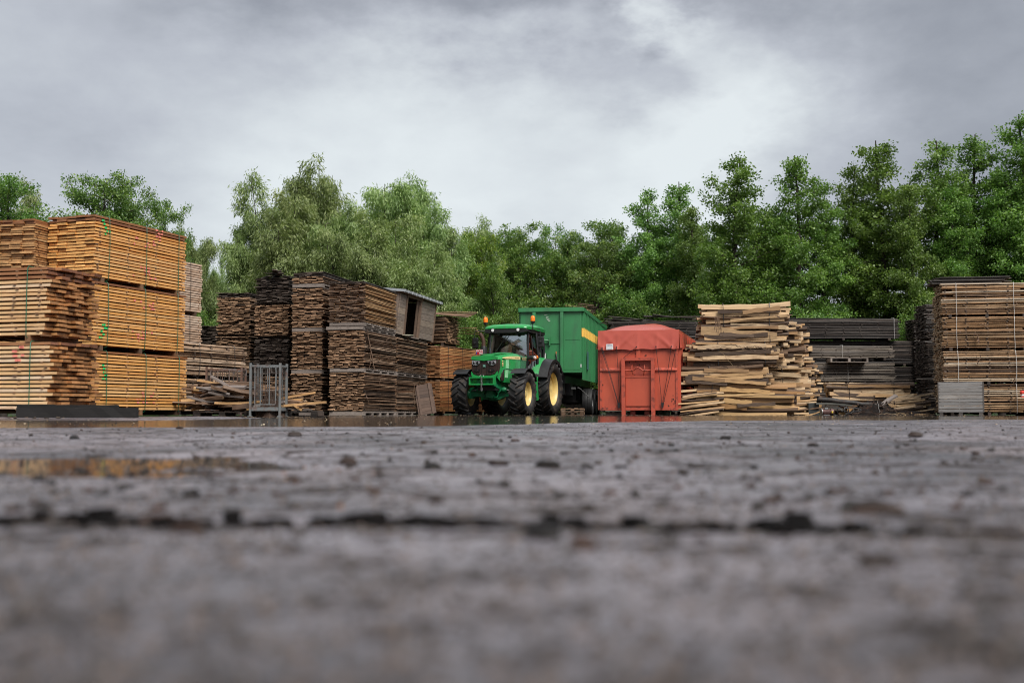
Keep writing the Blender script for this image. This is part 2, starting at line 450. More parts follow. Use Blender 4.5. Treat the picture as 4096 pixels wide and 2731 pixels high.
def bark_chunk(seed, L, W, H):
    r = random.Random(seed); b = MB(); k = 7
    def fn(i, j):
        u = i*2-1; a = j*2*math.pi
        rr = (1-abs(u)**2.4)**.5 if abs(u) < 1 else .05
        rr *= 1 + .28*math.sin(3*a+seed) + r.uniform(-.22, .22)
        return (u*L/2, math.cos(a)*W/2*rr, max(-.002, math.sin(a)*H*rr*.8 + H*.25))
    vs = [[fn(i/k, j/8) for j in range(8)] for i in range(k+1)]
    V = [q for row in vs for q in row]
    F = [(i*8+j, i*8+(j+1) % 8, (i+1)*8+(j+1) % 8, (i+1)*8+j) for i in range(k) for j in range(8)]
    F += [tuple(range(8))[::-1], tuple(range(k*8, k*8+8))]
    b.add(V, F); return b.mesh('bark_piece', M_BARKCHIP, 40)
_bk = [bark_chunk(s, 1, .45, .22) for s in range(5)]
# photo pixel of each clear dark clump on the asphalt, its width in pixels
CL = [(990,1882,95),(870,1908,60),(1170,1925,55),(1395,1868,90),(1730,1885,85),(1995,1868,95),(2190,1880,105),(2350,1882,60),
      (165,1932,60),(450,1920,60),(535,1897,40),(510,1955,55),(940,1980,70),(2240,1998,60),(3660,1752,60),(3935,1945,80),
      (2480,1880,60),(720,1718,40),(1180,1750,60),(300,1760,45),(2060,1770,40),(2900,1760,50),(3250,1790,50),(1500,1985,60),
      (650,2110,170),(1040,2100,110),(760,2135,150),(2170,2178,170),(2330,2215,130),(2610,2130,150),(2750,2150,110),(2800,2190,70),
      (3480,2070,190),(3400,2062,120),(3560,2075,110),(3500,2290,170),(3370,2215,70),(3880,2225,80)]
for i, (px, py, wpx) in enumerate(CL):
    Y = CAM_H*FPX/(py-1649.0)
    L = wpx/FPX*Y
    o_ = link('bark_piece', _bk[i % 5], None, (gx(px, Y), Y, float(ground_z(gx(px, Y), Y))), (0, 0, rnd.uniform(-.5, .5)), (L, L*1.1, L*rnd.uniform(1.0, 1.5)))
    tag(o_, f'{"large" if wpx > 100 else "small"} dark bark lump on the asphalt, {"nearest" if py > 2040 else "middle ground" if py > 1840 else "by the puddle"}, {["far left", "centre left", "centre right", "far right"][min(3, int(px/1024))]}', 'bark', 'dark bark lumps on the near asphalt')
# the dark muddy seam in the foreground
b = MB(); r_ = random.Random(3); pts = []; rs = []
for i in range(120):
    x = -.62 + i*.0105; y = 1.03 - .14*(x+.45) + r_.uniform(-.014, .014)
    thick = max(.0, .5*math.sin(x*9+.4) + .45*math.sin(x*23+1) + .35)
    pts.append((x, y, float(ground_z(x, y)) - .003)); rs.append(.004 + (.004 + .018*thick)*r_.uniform(.5, 1)*(1 if x < .2 else max(.15, 1-(x-.2)*3)))
b.tube(pts, rs, 6, 0, True, .6)
for i in range(70):
    x = r_.uniform(-.62, .35); y = 1.03 - .14*(x+.45) + r_.gauss(0, .03); q_ = r_.uniform(.004, .012)
    b.box((x, y, float(ground_z(x, y))+q_*.3), (q_*2.2, q_*1.5, q_), rz3(r_.uniform(0, 3)))
tag(b.build('mud_seam', paint('mud', (0.007,0.006,0.006), .9, scale=60, bump=.5, spec=.08), smooth=50),
    'dark muddy seam of bark mush across the foreground asphalt', 'mud', kind='stuff')

def grit_xy(r, n_):
    y = np.exp(r.uniform(math.log(.33), math.log(9.5), n_)); return r.uniform(-.5, .5, n_)*y, y
M_GRIT = wood('grit', [(0.05,0.045,0.045),(0.10,0.085,0.08),(0.03,0.025,0.024),(0.16,0.12,0.10)], stain_amt=.2, rough=.45)
chips('grit', 20000, grit_xy, (.002, .0065), M_GRIT, 35, 'fine grit covering the near asphalt', .7)
def litter_xy(r, n_):
    k = r.integers(0, 7, n_)
    x0 = np.array([-9.5, -7.2, -5.2, -3.8, 2.0, 5.3, 9.3])[k]; x1 = np.array([-6.0, -4.2, -3.6, 1.0, 5.6, 9.5, 14.5])[k]
    y0 = np.array([14.6, 23.3, 30.2, 33.5, 34.6, 34.3, 32.9])[k]; y1 = np.array([16.5, 24.4, 31.0, 36.5, 35.6, 35.2, 34.6])[k]
    u = r.uniform(0, 1, n_); return x0+(x1-x0)*u, y0+(y1-y0)*r.uniform(0, 1, n_)
chips('wood_litter', 1100, litter_xy, (.02, .085), wood('litter', [(0.03,0.022,0.018),(0.055,0.036,0.026),(0.12,0.075,0.045),(0.025,0.02,0.018),(0.26,0.18,0.11),(0.03,0.022,0.018)], rough=.8), 36, 'bark and splinter litter along the foot of the stacks', .22)
# ------------------------------------------------------------------ board packs
def board_variants(name, L, W, T, mat, seed, k=5, rough=0.002, bend=.006, live=0.0, seg=4):
    out = []; r = random.Random(seed)
    for q in range(k):
        b = MB(); V = []; bz = r.uniform(-bend, bend); by = r.uniform(-bend, bend)
        ph = r.uniform(0, 6)
        for i in range(seg+1):
            u = i/seg*2-1
            oz = bz*(1-u*u); oy = by*(1-u*u)
            wl = W/2*(1 + live*math.sin(u*3+ph) + r.uniform(-live, live)*.6)
            wr = W/2*(1 + live*math.cos(u*2.3+ph*2) + r.uniform(-live, live)*.6)
            for (sy, sz) in ((-1,-1),(1,-1),(1,1),(-1,1)):
                V.append((u*L/2 + r.uniform(-rough, rough)*(2 if abs(u) == 1 else 0),
                          (-(wl) if sy < 0 else wr)*(1 - (live*.5 if sz > 0 else 0)) + oy + r.uniform(-rough, rough),
                          sz*T/2 + oz + r.uniform(-rough, rough)))
        F = []
        for i in range(seg):
            a = i*4
            for j in range(4):
                F.append((a+j, a+4+j, a+4+(j+1) % 4, a+(j+1) % 4))
        F += [(0, 1, 2, 3), (seg*4+3, seg*4+2, seg*4+1, seg*4)]
        b.add(V, F); out.append(b.mesh(name, mat))
    return out
def strap_path(b, x, W, H, r, sl, w=.007, side=-1):
    """steel or plastic band right round a pack at length position x, a little slack down the sides"""
    hw = W/2 + .008; d = r.uniform(-sl, sl); e_ = r.uniform(-sl, sl)
    P = [(x, -hw*.2, H+.012), (x, -hw+.02, H+.012), (x+d*.2, -hw-.006, H-.02)]
    for k in range(1, 6): P.append((x + d*math.sin(k/6*3.1), -hw-.006-.012*math.sin(k/6*3.14), H*(1-k/6)))
    P += [(x+e_*.3, -hw-.004, -.01), (x, -hw+.03, -.022), (x, hw-.03, -.022), (x, hw+.004, -.01)]
    for k in range(1, 6): P.append((x + e_*math.sin(k/6*3.1), hw+.006+.012*math.sin(k/6*3.14), H*k/6))
    P += [(x, hw+.006, H-.02), (x, hw-.02, H+.012), (x, -hw*.2, H+.013)]
    b.tube(P, w, 5)
PK = 0
def pack(label, corner, ang, vs, L, W, z0, z1, pitch, thick, ncol, var, varwet=None, wet_n=2, name='board_pack', cat='lumber',
         jend=.02, jside=.008, group=None, straps=(), smat=None, nst=5, stickmat=None, stick_over=.02, bearer=0.0, bmat=None,
         vw=0.0, skip=0.0, jz=0.0, stuff=False, wire=.007, miss_ends=0.0, tilt=0.0, nb=3, outer=None, zsc=1.0):
    global PK; PK += 1
    r = random.Random(1000+PK)
    u = Vector((math.cos(R(ang)), math.sin(R(ang)), 0)); v = Vector((-u.y, u.x, 0))*vs
    c = Vector((corner[0], corner[1], 0)) + u*L/2 + v*W/2
    root = thing(name, label, cat, (c.x, c.y, z0), R(ang), group)
    if tilt: root.rotation_euler = (0, R(tilt), R(ang))
    nl = max(1, int(round((z1-z0)/pitch))); pitch = (z1-z0)/nl
    VL = var[0].dimensions if hasattr(var[0], 'dimensions') else None
    gap = pitch - thick
    jb = MB() if stuff else None
    for i in range(nl):
        zc = i*pitch + gap + thick/2 + (r.uniform(-jz, jz))
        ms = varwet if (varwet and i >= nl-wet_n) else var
        # columns
        if vw:
            ws = [r.uniform(1-vw, 1+vw) for _ in range(ncol)]; sm = sum(ws); ws = [w*W/sm for w in ws]
        else: ws = [W/ncol]*ncol
        y = -W/2
        lay = r.uniform(-jend, jend)*.5
        ly = r.uniform(-jside, jside)
        for ci, w in enumerate(ws):
            yc = y + w/2; y += w
            if skip and r.random() < skip: continue
            dx = lay + r.uniform(-jend, jend); s = 1 + r.uniform(-.01, .01) - (r.uniform(0, .3) if miss_ends and r.random() < miss_ends else 0)
            yy = yc + ly + r.uniform(-jside, jside)*.5
            if stuff:
                jb.box((dx, yy, zc), (L*s, w-.004, thick), rz3(r.uniform(-.004, .004)))
            else:
                me = r.choice(outer if (outer and ci == ncol-1 and ms is var) else ms)
                o_ = bpy.data.objects.new('board', me); col.objects.link(o_); o_.parent = root
                o_.location = (dx, yy, zc)
                o_.rotation_euler = (r.uniform(-.01, .01)*(1 if not jz else 4) + (math.pi if r.random() < .5 else 0), r.uniform(-.002, .002)*(1 if not jz else 3), r.uniform(-.004, .004)*(1 if not vw else 2))
                o_.scale = (s*L/BL[me.name_full], (w-.005)/BW[me.name_full], zsc)
    H = nl*pitch
    if stuff: tag(jb.build('boards', var[0].materials[0], root), kind='stuff')
    if nst and gap > .008:
        b = MB()
        for i in range(nl):
            for k in range(nst):
                x = -L/2*.93 + L*.93*k/(nst-1) + r.uniform(-.05, .05)
                b.box((x, r.uniform(-.01, .01), i*pitch + gap/2), (r.uniform(.03, .055), W + 2*r.uniform(-.01, stick_over), gap*1.02))
        tag(b.build('sticks', stickmat or M_STICK, root), kind='stuff')
    for k, x in enumerate(straps):
        b = MB(); strap_path(b, x*L/2, W+.03, H, r, .02, wire); b.build('strap', smat, root, smooth=60)
    if bearer:
        for k in range(nb):
            b = MB(); b.box((-L/2*.82 + L*.82*k/(nb-1), 0, -bearer/2 + gap*.5), (.09, W*.99, bearer-.004+gap)); b.build('bearer', bmat or M_STICK, root)
    return root
BL = {}; BW = {}
def variants(name, L, W, T, mat, seed, **k):
    vs = board_variants(name, L, W, T, mat, seed, **k)
    for m_ in vs: BL[m_.name_full] = L; BW[m_.name_full] = W
    return vs

# fresh orange timber
O1 = [(0.78,0.375,0.105),(0.84,0.44,0.15),(0.70,0.31,0.085),(0.82,0.47,0.19)]
M_ORG = wood('fresh_orange_wood', O1, end=(0.76,0.41,0.14), stain=(0.32,0.12,0.04), stain_amt=.5, rough=.5, grain=.3)
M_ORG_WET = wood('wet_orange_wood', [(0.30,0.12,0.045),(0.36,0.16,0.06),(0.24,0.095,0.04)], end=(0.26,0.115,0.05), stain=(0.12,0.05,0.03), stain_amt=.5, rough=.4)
M_CRM = wood('cream_edged_wood', [(0.76,0.48,0.235),(0.80,0.55,0.31),(0.70,0.40,0.17),(0.82,0.62,0.42)], end=(0.40,0.19,0.075), stain=(0.36,0.15,0.05), stain_amt=.5, rough=.55, grain=.22)
M_CRM_WET = wood('wet_cream_wood', [(0.36,0.16,0.07),(0.42,0.20,0.09)], end=(0.20,0.085,0.045), stain=(0.16,0.06,0.03), rough=.4)
M_OLDORG = wood('darker_orange_wood', [(0.50,0.26,0.10),(0.58,0.34,0.15),(0.42,0.20,0.08),(0.62,0.40,0.2)], end=(0.50,0.28,0.12), stain=(0.12,0.05,0.03), stain_amt=.6, rough=.55)
M_PALE = wood('pale_pink_wood', [(0.66,0.49,0.37),(0.74,0.58,0.45),(0.58,0.40,0.28)], end=(0.6,0.44,0.3), stain=(0.28,0.14,0.08), stain_amt=.45, rough=.6, grain=.25)
M_STICK = wood('stick_wood', [(0.20,0.10,0.05),(0.26,0.14,0.07),(0.10,0.06,0.04)], rough=.7)
M_DSTICK = wood('dark_stick_wood', [(0.045,0.034,0.028),(0.07,0.05,0.04)], rough=.7)
M_RED2 = wood('reddish_wood', [(0.46,0.18,0.07),(0.56,0.27,0.11),(0.40,0.15,0.06),(0.60,0.32,0.14)], end=(0.34,0.17,0.08), stain=(0.10,0.04,0.025), stain_amt=.6, rough=.5)
M_GSTRAP = flat('green_strap', (0.010,0.115,0.060), .4); M_BSTRAP = flat('black_strap', (0.012,0.012,0.014), .4)
M_WSTRAP = flat('pale_strap', (0.62,0.60,0.57), .4); M_BSTRAP2 = flat('brown_strap', (0.06,0.045,0.035), .5)
M_PINK = flat('pink_spray', (0.85,0.27,0.20), .6); M_GSPRAY = flat('green_spray', (0.02,0.62,0.16), .6)

V_ORG = variants('orange_board', 2.95, .22, .041, M_ORG, 1)
V_ORGW = variants('orange_board_wet', 2.95, .22, .041, M_ORG_WET, 2)
V_CRM = variants('cream_board', 4.0, .22, .042, M_CRM, 3)
M_CRMI = wood('brown_orange_wood', [(0.46,0.22,0.085),(0.54,0.28,0.11),(0.38,0.17,0.065)], end=(0.40,0.19,0.075), stain=(0.20,0.08,0.035), stain_amt=.5, rough=.5)
V_CRMI = variants('brown_orange_board', 4.0, .22, .042, M_CRMI, 8)
V_CRMW = variants('cream_board_wet', 4.0, .22, .042, M_CRM_WET, 4)
V_OLD = variants('old_orange_board', 2.95, .25, .034, M_OLDORG, 5)
V_PALE = variants('pale_board', 3.0, .22, .041, M_PALE, 6)
V_RED2 = variants('reddish_board', 3.5, .18, .033, M_RED2, 7)

def spray(root, marks, yface, mat, pitch, thick, gap, L):
    """paint on board edges: each mark = (x, layer, width); one mesh per mark group, 2 mm proud of the edge"""
    b = MB(); r = random.Random(len(marks))
    for (x, lay, w) in marks:
        b.box((x, yface, lay*pitch + gap + thick/2 + r.uniform(-.004, .004)), (w, .003, thick*r.uniform(.75, .97)))
    return tag(b.build('spray_mark', mat, root), kind='stuff')

# --- stack A right-hand column: three packs of fresh orange boards, ends to the left, long side to the right
A1c = (gx(364, 22.0), 22.0); A1a = 70.7
lv = [('bottom', .13, 1.30), ('middle', 1.395, 2.65), ('top', 2.72, 3.95)]
rsp = random.Random(77)
for nm, z0, z1 in lv:
    Lk = 3.05 if nm == 'bottom' else 2.95
    rt = pack({'bottom': 'bottom pack of fresh orange boards in the tallest green-strapped stack at left',
               'middle': 'middle pack of fresh orange boards in the tallest green-strapped stack, pink spray marks',
               'top': 'topmost pack of fresh orange boards in the tallest green-strapped stack, square board ends facing left'}[nm],
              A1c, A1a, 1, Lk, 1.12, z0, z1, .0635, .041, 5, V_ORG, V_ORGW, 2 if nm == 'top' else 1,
              group='packs of fresh orange boards', straps=(-.74, .05, .8), smat=M_GSTRAP, bearer=.09, jend=.028, jside=.006, nst=4)
    g_ = .0225; ht = z1-z0; nl_ = int(round(ht/.0635)); pt = ht/nl_; yf = -.56 - .012
    pk_ = []
    for (lo, hi) in ((.12, .34), (.66, .84)):
        if nm == 'bottom' and lo > .5: continue
        for lay in range(int(nl_*lo), int(nl_*hi)):
            for k in range(7):
                if rsp.random() < .5: pk_.append((rsp.uniform(-.30, .42), lay, rsp.uniform(.02, .07)))
    if nm == 'top': pk_ += [(rsp.uniform(.42, .62), nl_-1-rsp.randrange(4), rsp.uniform(.04, .1)) for _ in range(8)]
    spray(rt, pk_, yf, M_PINK, pt, .041, pt-.041, Lk)
    gm = [(-1.24 + .045*k*(1 if k % 2 else .4) + rsp.uniform(-.05, .05), (nl_-2-k) if nm == 'top' else (int(nl_*.75)-k if nm == 'bottom' else 2+k), rsp.uniform(.02, .06)) for k in range(5) for _ in (0, 1)]
    spray(rt, gm, yf-.002, M_GSPRAY, pt, .041, pt-.041, Lk)
# --- stack A front-left: two packs, long cream side to the camera, dark ends to the right
A2c = (gx(182, 17.0), 17.0)
for nm, z0, z1, dx in (('lower', .13, 1.158, .07), ('upper', 1.245, 2.29, 0.0)):
    rt = pack({'lower': 'lower pack of cream-edged boards with staggered reddish ends, behind the black beams',
               'upper': 'upper pack of cream-edged boards with dark wet staggered ends, nearest stack at left'}[nm],
              (A2c[0]+dx, A2c[1]), 163.7, -1, 4.0, 1.14, z0, z1, .065, .042, 6, V_CRMI, V_CRMW, 3 if nm == 'upper' else 1,
              group='packs of fresh orange boards', straps=(-.82, .1, .8), smat=M_GSTRAP, bearer=.09, jend=.075, jside=.006, nst=9, stick_over=.03, outer=V_CRM)
    pm = [(-1.42 + rsp.uniform(-.1, .15), lay, rsp.uniform(.03, .09)) for lay in range(11, 15) for _ in (0, 1)] if nm == 'lower' else []
    if pm: spray(rt, pm, .57+.012, M_PINK, .065, .042, .023, 4)
# --- stack A column behind on the left
A3c = (gx(120, 22.0), 22.0)
for nm, z0, z1 in (('bottom', .13, 1.0), ('second', 1.06, 1.9), ('third', 1.98, 2.86), ('top', 2.9, 3.86)):
    pack({'bottom': 'bottom pack of darker orange boards hidden behind the nearest stack', 'second': 'second pack of darker orange boards hidden behind the nearest stack',
          'third': 'third pack of darker orange boards hidden behind the nearest stack',
          'top': 'top pack of uneven darker orange boards at the left edge, left of the tallest stack'}[nm],
         A3c, 78, 1, 2.95, 1.25, z0, z1, .046, .034, 5, V_OLD, V_ORGW, 2, group='packs of darker orange boards',
         straps=(), jend=.05, jside=.02, nst=4, vw=.12, bearer=.05)
# --- pale packs behind the tallest stack
A4e = Vector((gx(800, 31), 31, 0)); uA = Vector((math.cos(R(70.7)), math.sin(R(70.7)), 0)); A4c = A4e - uA*3.0
for nm, z0, z1 in (('bottom', .13, 1.35), ('middle', 1.43, 2.7), ('top', 2.8, 4.12)):
    pack({'bottom': 'bottom pale pink pack hidden behind the tallest orange stack', 'middle': 'middle pale pink pack just right of the tallest orange stack',
          'top': 'topmost pale pink pack peeping out right of the tallest orange stack'}[nm],
         (A4c.x, A4c.y), 70.7, 1, 3.0, 1.12, z0, z1, .064, .041, 5, V_PALE, None, group='pale packs behind the orange stack',
         straps=(-.6, .62), smat=M_BSTRAP, bearer=.09, jend=.035, nst=4)
# --- black beams on the ground in front
M_BLACKBEAM = wood('black_beam', [(0.009,0.009,0.009),(0.014,0.012,0.012)], stain=(0.02,0.016,0.014), stain_amt=.4, rough=.8)
for (pa, pb, Y, z1, lb) in ((72, 550, 15.6, .135, 'long black timber beam on the wet ground before the orange stacks'),
                            (74, 472, 15.95, .178, 'shorter black timber beam lying behind the long black beam')):
    xa, xb = gx(pa, Y), gx(pb, Y+.25); b = MB()
    Lb = math.hypot(xb-xa, .25)
    V = []; r = random.Random(int(pa+pb)); S = 10
    for i in range(S+1):
        u = i/S
        for (sy, z) in ((-1, 0), (1, 0), (1, 1), (-1, 1)):
            V.append((u*Lb, sy*.10 + r.uniform(-.006, .006), z*z1*(1 - .03*u) + (r.uniform(-.008, .004) if z else -.005)))
    F = [(i*4+j, i*4+4+j, i*4+4+(j+1) % 4, i*4+(j+1) % 4) for i in range(S) for j in range(4)] + [(0,1,2,3), (S*4+3, S*4+2, S*4+1, S*4)]
    b.add(V, F)
    tag(b.build('timber_beam', M_BLACKBEAM, None, (xa, Y, .034), (0, 0, math.atan2(.25, xb-xa))), lb, 'beam', 'black beams before the orange stacks')

# ------------------------------------------------------------------ weathered dark packs
D1 = [(0.20,0.12,0.074),(0.35,0.215,0.135),(0.08,0.052,0.037),(0.50,0.325,0.205),(0.28,0.15,0.085),(0.06,0.043,0.033),(0.58,0.40,0.275),(0.13,0.082,0.054)]
M_DARK = wood('weathered_board', D1, end=(0.43,0.262,0.155), stain=(0.020,0.014,0.011), stain_amt=.85, rough=.65, grain=.5)
M_DARK2 = wood('black_weathered_board', [(0.055,0.045,0.040),(0.085,0.068,0.058),(0.03,0.026,0.025),(0.13,0.10,0.082)], end=(0.10,0.075,0.06), stain=(0.012,0.010,0.010), stain_amt=.75, rough=.6, grain=.5)
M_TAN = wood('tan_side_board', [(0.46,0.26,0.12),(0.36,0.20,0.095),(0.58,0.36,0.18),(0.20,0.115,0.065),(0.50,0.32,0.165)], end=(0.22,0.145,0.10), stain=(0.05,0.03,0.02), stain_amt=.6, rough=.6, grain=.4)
M_GREYW = wood('grey_pallet_wood', [(0.26,0.215,0.185),(0.20,0.165,0.145),(0.32,0.27,0.235)], stain=(0.08,0.06,0.05), stain_amt=.6, rough=.75)
V_DK = variants('weathered_board', 2.8, .18, .024, M_DARK, 11, k=8, rough=.004, bend=.008, live=.08)
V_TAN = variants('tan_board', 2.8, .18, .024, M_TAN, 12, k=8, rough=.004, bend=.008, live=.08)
V_BK = variants('black_board', 4.0, .2, .028, M_DARK2, 13, k=6, rough=.004, bend=.015, live=.06)
V_BK3 = variants('charcoal_board', 2.8, .18, .024, M_DARK2, 14, k=8, rough=.004, bend=.008, live=.08)

def pallet(label, corner, ang, vs, L, W, z0, H, group=None, mat=None):
    u = Vector((math.cos(R(ang)), math.sin(R(ang)), 0)); v = Vector((-u.y, u.x, 0))*vs
    c = Vector((*corner, 0)) + u*L/2 + v*W/2
    t_ = thing('pallet', label, 'pallet', (c.x, c.y, z0), R(ang), group)
    mat = mat or M_GREYW; d = .022
    nb_ = max(4, int(L/.19))
    for i in range(nb_):
        b = MB(); b.box((-L/2 + .06 + (L-.12)*i/(nb_-1), 0, H-d/2), (.115, W, d)); b.build('deck_board', mat, t_)
    for sx in (-1, 1):
        b = MB(); b.box((sx*(L/2+.012), 0, H*.52), (.02, W*.98, H*.72)); b.build('end_board', mat, t_)
    for k in range(3):
        y = (-W/2+.05) + k*(W-.1)/2
        b = MB(); b.box((0, y, H-d-.012), (L, .1, .02)); b.build('stringer', mat, t_)
        for i in range(max(3, int(L/.55))):
            n_ = max(3, int(L/.55))
            b = MB(); b.box((-L/2+.07 + (L-.14)*i/(n_-1), y, (H-d-.024+.02)/2), (.13, .1, H-d-.024-.02-.002)); b.build('block', mat, t_)
        b = MB(); b.box((0, y, .010), (L, .098, .018)); b.build('runner', mat, t_)
    return t_
GC = 'packs of dark weathered boards'
C3c = (gx(1456, 31.0), 31.0); CA = 77.9
def cpack(label, cn, z0, z1, L, W, v=V_DK, nm=6, ang=CA, **k):
    return pack(label, cn, ang, 1, L, W, z0, z1, k.pop('pitch', .0375), .019, nm, v, k.pop('wet', V_BK3), k.pop('wet_n', 3), group=GC, jend=k.pop('jend', .05), jside=.03, nst=k.pop('nst', 3), vw=.3, jz=.0025,
                skip=k.pop('skip', .02), stickmat=M_DSTICK, stick_over=-.03, zsc=.78, **k)
cpack('bottom pack of dark boards at the corner of the tall weathered stack', C3c, .13, 1.18, 2.8, 1.0, wet_n=0)
cpack('middle pack of dark boards at the corner of the tall weathered stack, bark strips hanging', C3c, 1.30, 2.34, 2.8, 1.05, wet_n=0)
cpack('top corner pack of weathered boards with a tan right side, beside the plank shed', C3c, 2.555, 3.68, 2.76, 1.05, V_TAN, wet_n=2)
u3 = Vector((math.cos(R(CA)), math.sin(R(CA)), 0)); v3 = Vector((-u3.y, u3.x, 0))
pallet('grey pallet under the bottom corner pack of weathered boards', C3c, CA, 1, 2.8, 1.0, 0.0, .13, 'pallets in the weathered stack')
pallet('grey pallet between bottom and middle corner packs of weathered boards', C3c, CA, 1, 2.8, 1.0, 1.19, .11, 'pallets in the weathered stack')
pallet('upper grey pallet of the pair under the tan topped corner pack', C3c, CA, 1, 2.75, 1.02, 2.452, .103, 'pallets in the weathered stack')
pallet('lower grey pallet of the pair under the tan topped corner pack', (C3c[0]-.03, C3c[1]-.02), CA, 1, 2.78, 1.08, 2.345, .105, 'pallets in the weathered stack')
c3b = Vector((*C3c, 0)) + u3*2.88
cpack('bottom pack of dark boards behind the leaning plank panel', (c3b.x, c3b.y), .13, 1.18, 3.2, 1.0, wet_n=0)
cpack('middle pack of dark boards beneath the tilted plank shed', (c3b.x, c3b.y), 1.30, 2.36, 3.2, 1.0, wet_n=1)
pallet('grey pallet under the pack behind the leaning panel', (c3b.x, c3b.y), CA, 1, 3.2, 1.0, 0, .13, 'pallets in the weathered stack')
pallet('grey pallet under the pack that carries the plank shed', (c3b.x, c3b.y), CA, 1, 3.2, 1.0, 1.19, .11, 'pallets in the weathered stack')
# column C2
C2c = (gx(1287, 31.9), 31.9)
nms = ['lowest', 'second', 'third', 'topmost thin']
for k, (z0, z1) in enumerate(((.13, 1.19), (1.30, 2.36), (2.48, 3.60), (3.73, 4.06))):
    cpack(f'{nms[k]} pack of dark boards in the narrow column left of the corner stack', C2c, z0, z1, 2.8, .92, nm=5, wet_n=(4 if k == 3 else 0))
    pallet(f'grey pallet under the {nms[k]} pack of the narrow dark column', C2c, CA, 1, 2.75, .92, max(0, z0-.125) if k else 0, .12 if k else .13, 'pallets in the weathered stack')
# column C1
C1c = (gx(1150, 33), 33)
for k, (z0, z1) in enumerate(((.08, 1.14), (1.2, 2.22), (2.32, 3.22), (3.25, 4.02))):
    cpack(f'{["lowest","second","third","topmost"][k]} pack of blackish boards in the tall column behind the blue cage', C1c, z0, z1, 2.8, 1.05, v=V_BK3 if k in (1, 3) else V_DK, wet_n=3 if k == 3 else 0, bearer=.05, bmat=M_DSTICK)
C0c = (gx(995, 34.5), 34.5)
for k, (z0, z1) in enumerate(((.08, 1.2), (1.26, 2.4), (2.46, 3.74))):
    cpack(f'{["lowest","middle","topmost"][k]} pack of blackish boards in the leftmost dark column', C0c, z0, z1, 2.8, 1.1, v=V_BK3 if k == 0 else V_DK, wet_n=4 if k == 2 else 0, bearer=.05, bmat=M_DSTICK)
C00 = (gx(862, 37), 37)
for k, (z0, z1) in enumerate(((.08, 1.4), (1.48, 2.92))):
    cpack(f'{["lower","upper"][k]} black weathered pack just right of the pale packs', C00, z0, z1, 2.8, 1.2, v=V_BK3, wet_n=0, bearer=.05, bmat=M_DSTICK)
# loose boards on the tops
M_LT = M_DARK2
def loose(label, p, L, W, T, rot, mat, name='loose_board', group=None, cat='board'):
    vs_k = board_variants(name, L, W, T, mat, int(abs(p[0]*100)+L*37), k=1, rough=.004, bend=.03, live=.05)[0]
    return tag(link(name, vs_k, None, p, rot), label, cat, group)
for i in range(7):
    q = Vector((*C1c, 0)) + u3*rnd.uniform(.1, 1.0) + v3*rnd.uniform(.1, .95)
    loose('black board lying loose on the tall column behind the blue cage', (q.x, q.y, 4.05+.02*i), rnd.uniform(.8, 1.4), .16, .018,
          (rnd.uniform(-.1, .1), rnd.uniform(-.12, .12), R(CA)+rnd.uniform(-.9, .9)), M_DARK2, group='loose boards on the dark column')
# --- orange packs behind the tractor, and the weathered packs on top of them
Dc = (gx(1760, 38.0), 38.0); DA = 65.7
for nm, z0, z1 in (('lower', .13, 1.18), ('upper', 1.25, 2.33)):
    pack(f'{nm} pack of reddish orange boards behind the tractor front wheel', Dc, DA, 1, 3.6, 1.3, z0, z1, .05, .033, 7, V_RED2, V_DK, 1,
         group='reddish packs behind the tractor', straps=(-.7, -.1, .6), smat=M_BSTRAP, bearer=.07, jend=.02, nst=5)
pack('weathered pack with uneven ends on top of the reddish packs, right of the plank shed', (gx(1785, 38.4), 38.4), DA+90, -1, 1.9, .95, 2.43, 3.36, .05, .028, 5, V_DK, None,
     group=GC, jend=.07, jside=.03, nst=4, vw=.2, bearer=.08, bmat=M_DSTICK, jz=.004)
for i in range(5):
    q = at(1775+i*8, 1640, 38.5)
    loose('weathered board fanned out on the pack right of the plank shed', (q.x, q.y+.15*i, 3.40+.028*i), 1.7, .2, .022, (0, R(6-2*i), R(-8+5*i)), M_DARK, group='fanned boards beside the plank shed')
for i in range(4):
    q = at(1815+i*4, 1640, 39.3)
    loose('long tan board poking out right of the fanned boards', (q.x, q.y+.1*i, 3.05-.06*i), 1.6, .1, .022, (0, R(3), R(-5+2*i)), M_TAN, group='poking tan boards beside the plank shed')
# --- dark packs far behind the tractor, trailer and containers
FB = 'far black packs under the trees'
def far(label, pl, pr, ytop, Y, ybot=None, W=1.2, v=V_BK, z0=None, ang=0.0, pitch=.052):
    z1 = hz(ytop, Y); L = gx(pr, Y)-gx(pl, Y)
    zb = z0 if z0 is not None else .1
    return pack(label, (gx(pl, Y), Y), ang, 1, L, W, zb, z1, pitch, .03, 5, v, None, group=FB, jend=.06, jside=.02, nst=max(4, int(L/.6)), vw=.2, stickmat=M_DSTICK, jz=.003,
                bearer=.08, bmat=M_DSTICK)
for (pl, pr, yt, Y, zlo, lb) in ((1815, 2075, 1345, 47.0, 1.6, 'upper black pack seen left of the tractor exhaust'), (1815, 2075, 1480, 47.0, .12, 'lower black pack behind the tractor'),
                            (2440, 2800, 1285, 46.5, 2.2, 'upper black pack above the red tarpaulin'), (2420, 2790, 1440, 46.5, .12, 'lower black pack behind the red container'),
                            (2060, 2420, 1480, 55.0, .12, 'low black pack far behind the green trailer'), (2700, 2850, 1310, 45.0, 1.9, 'black pack between the red tarpaulin and the split logs'),
                            (2690, 2850, 1450, 45.0, .12, 'low black pack hidden behind the split logs')):
    far(lb, pl, pr, yt, Y, z0=zlo, ang=rnd.uniform(-2, 4))
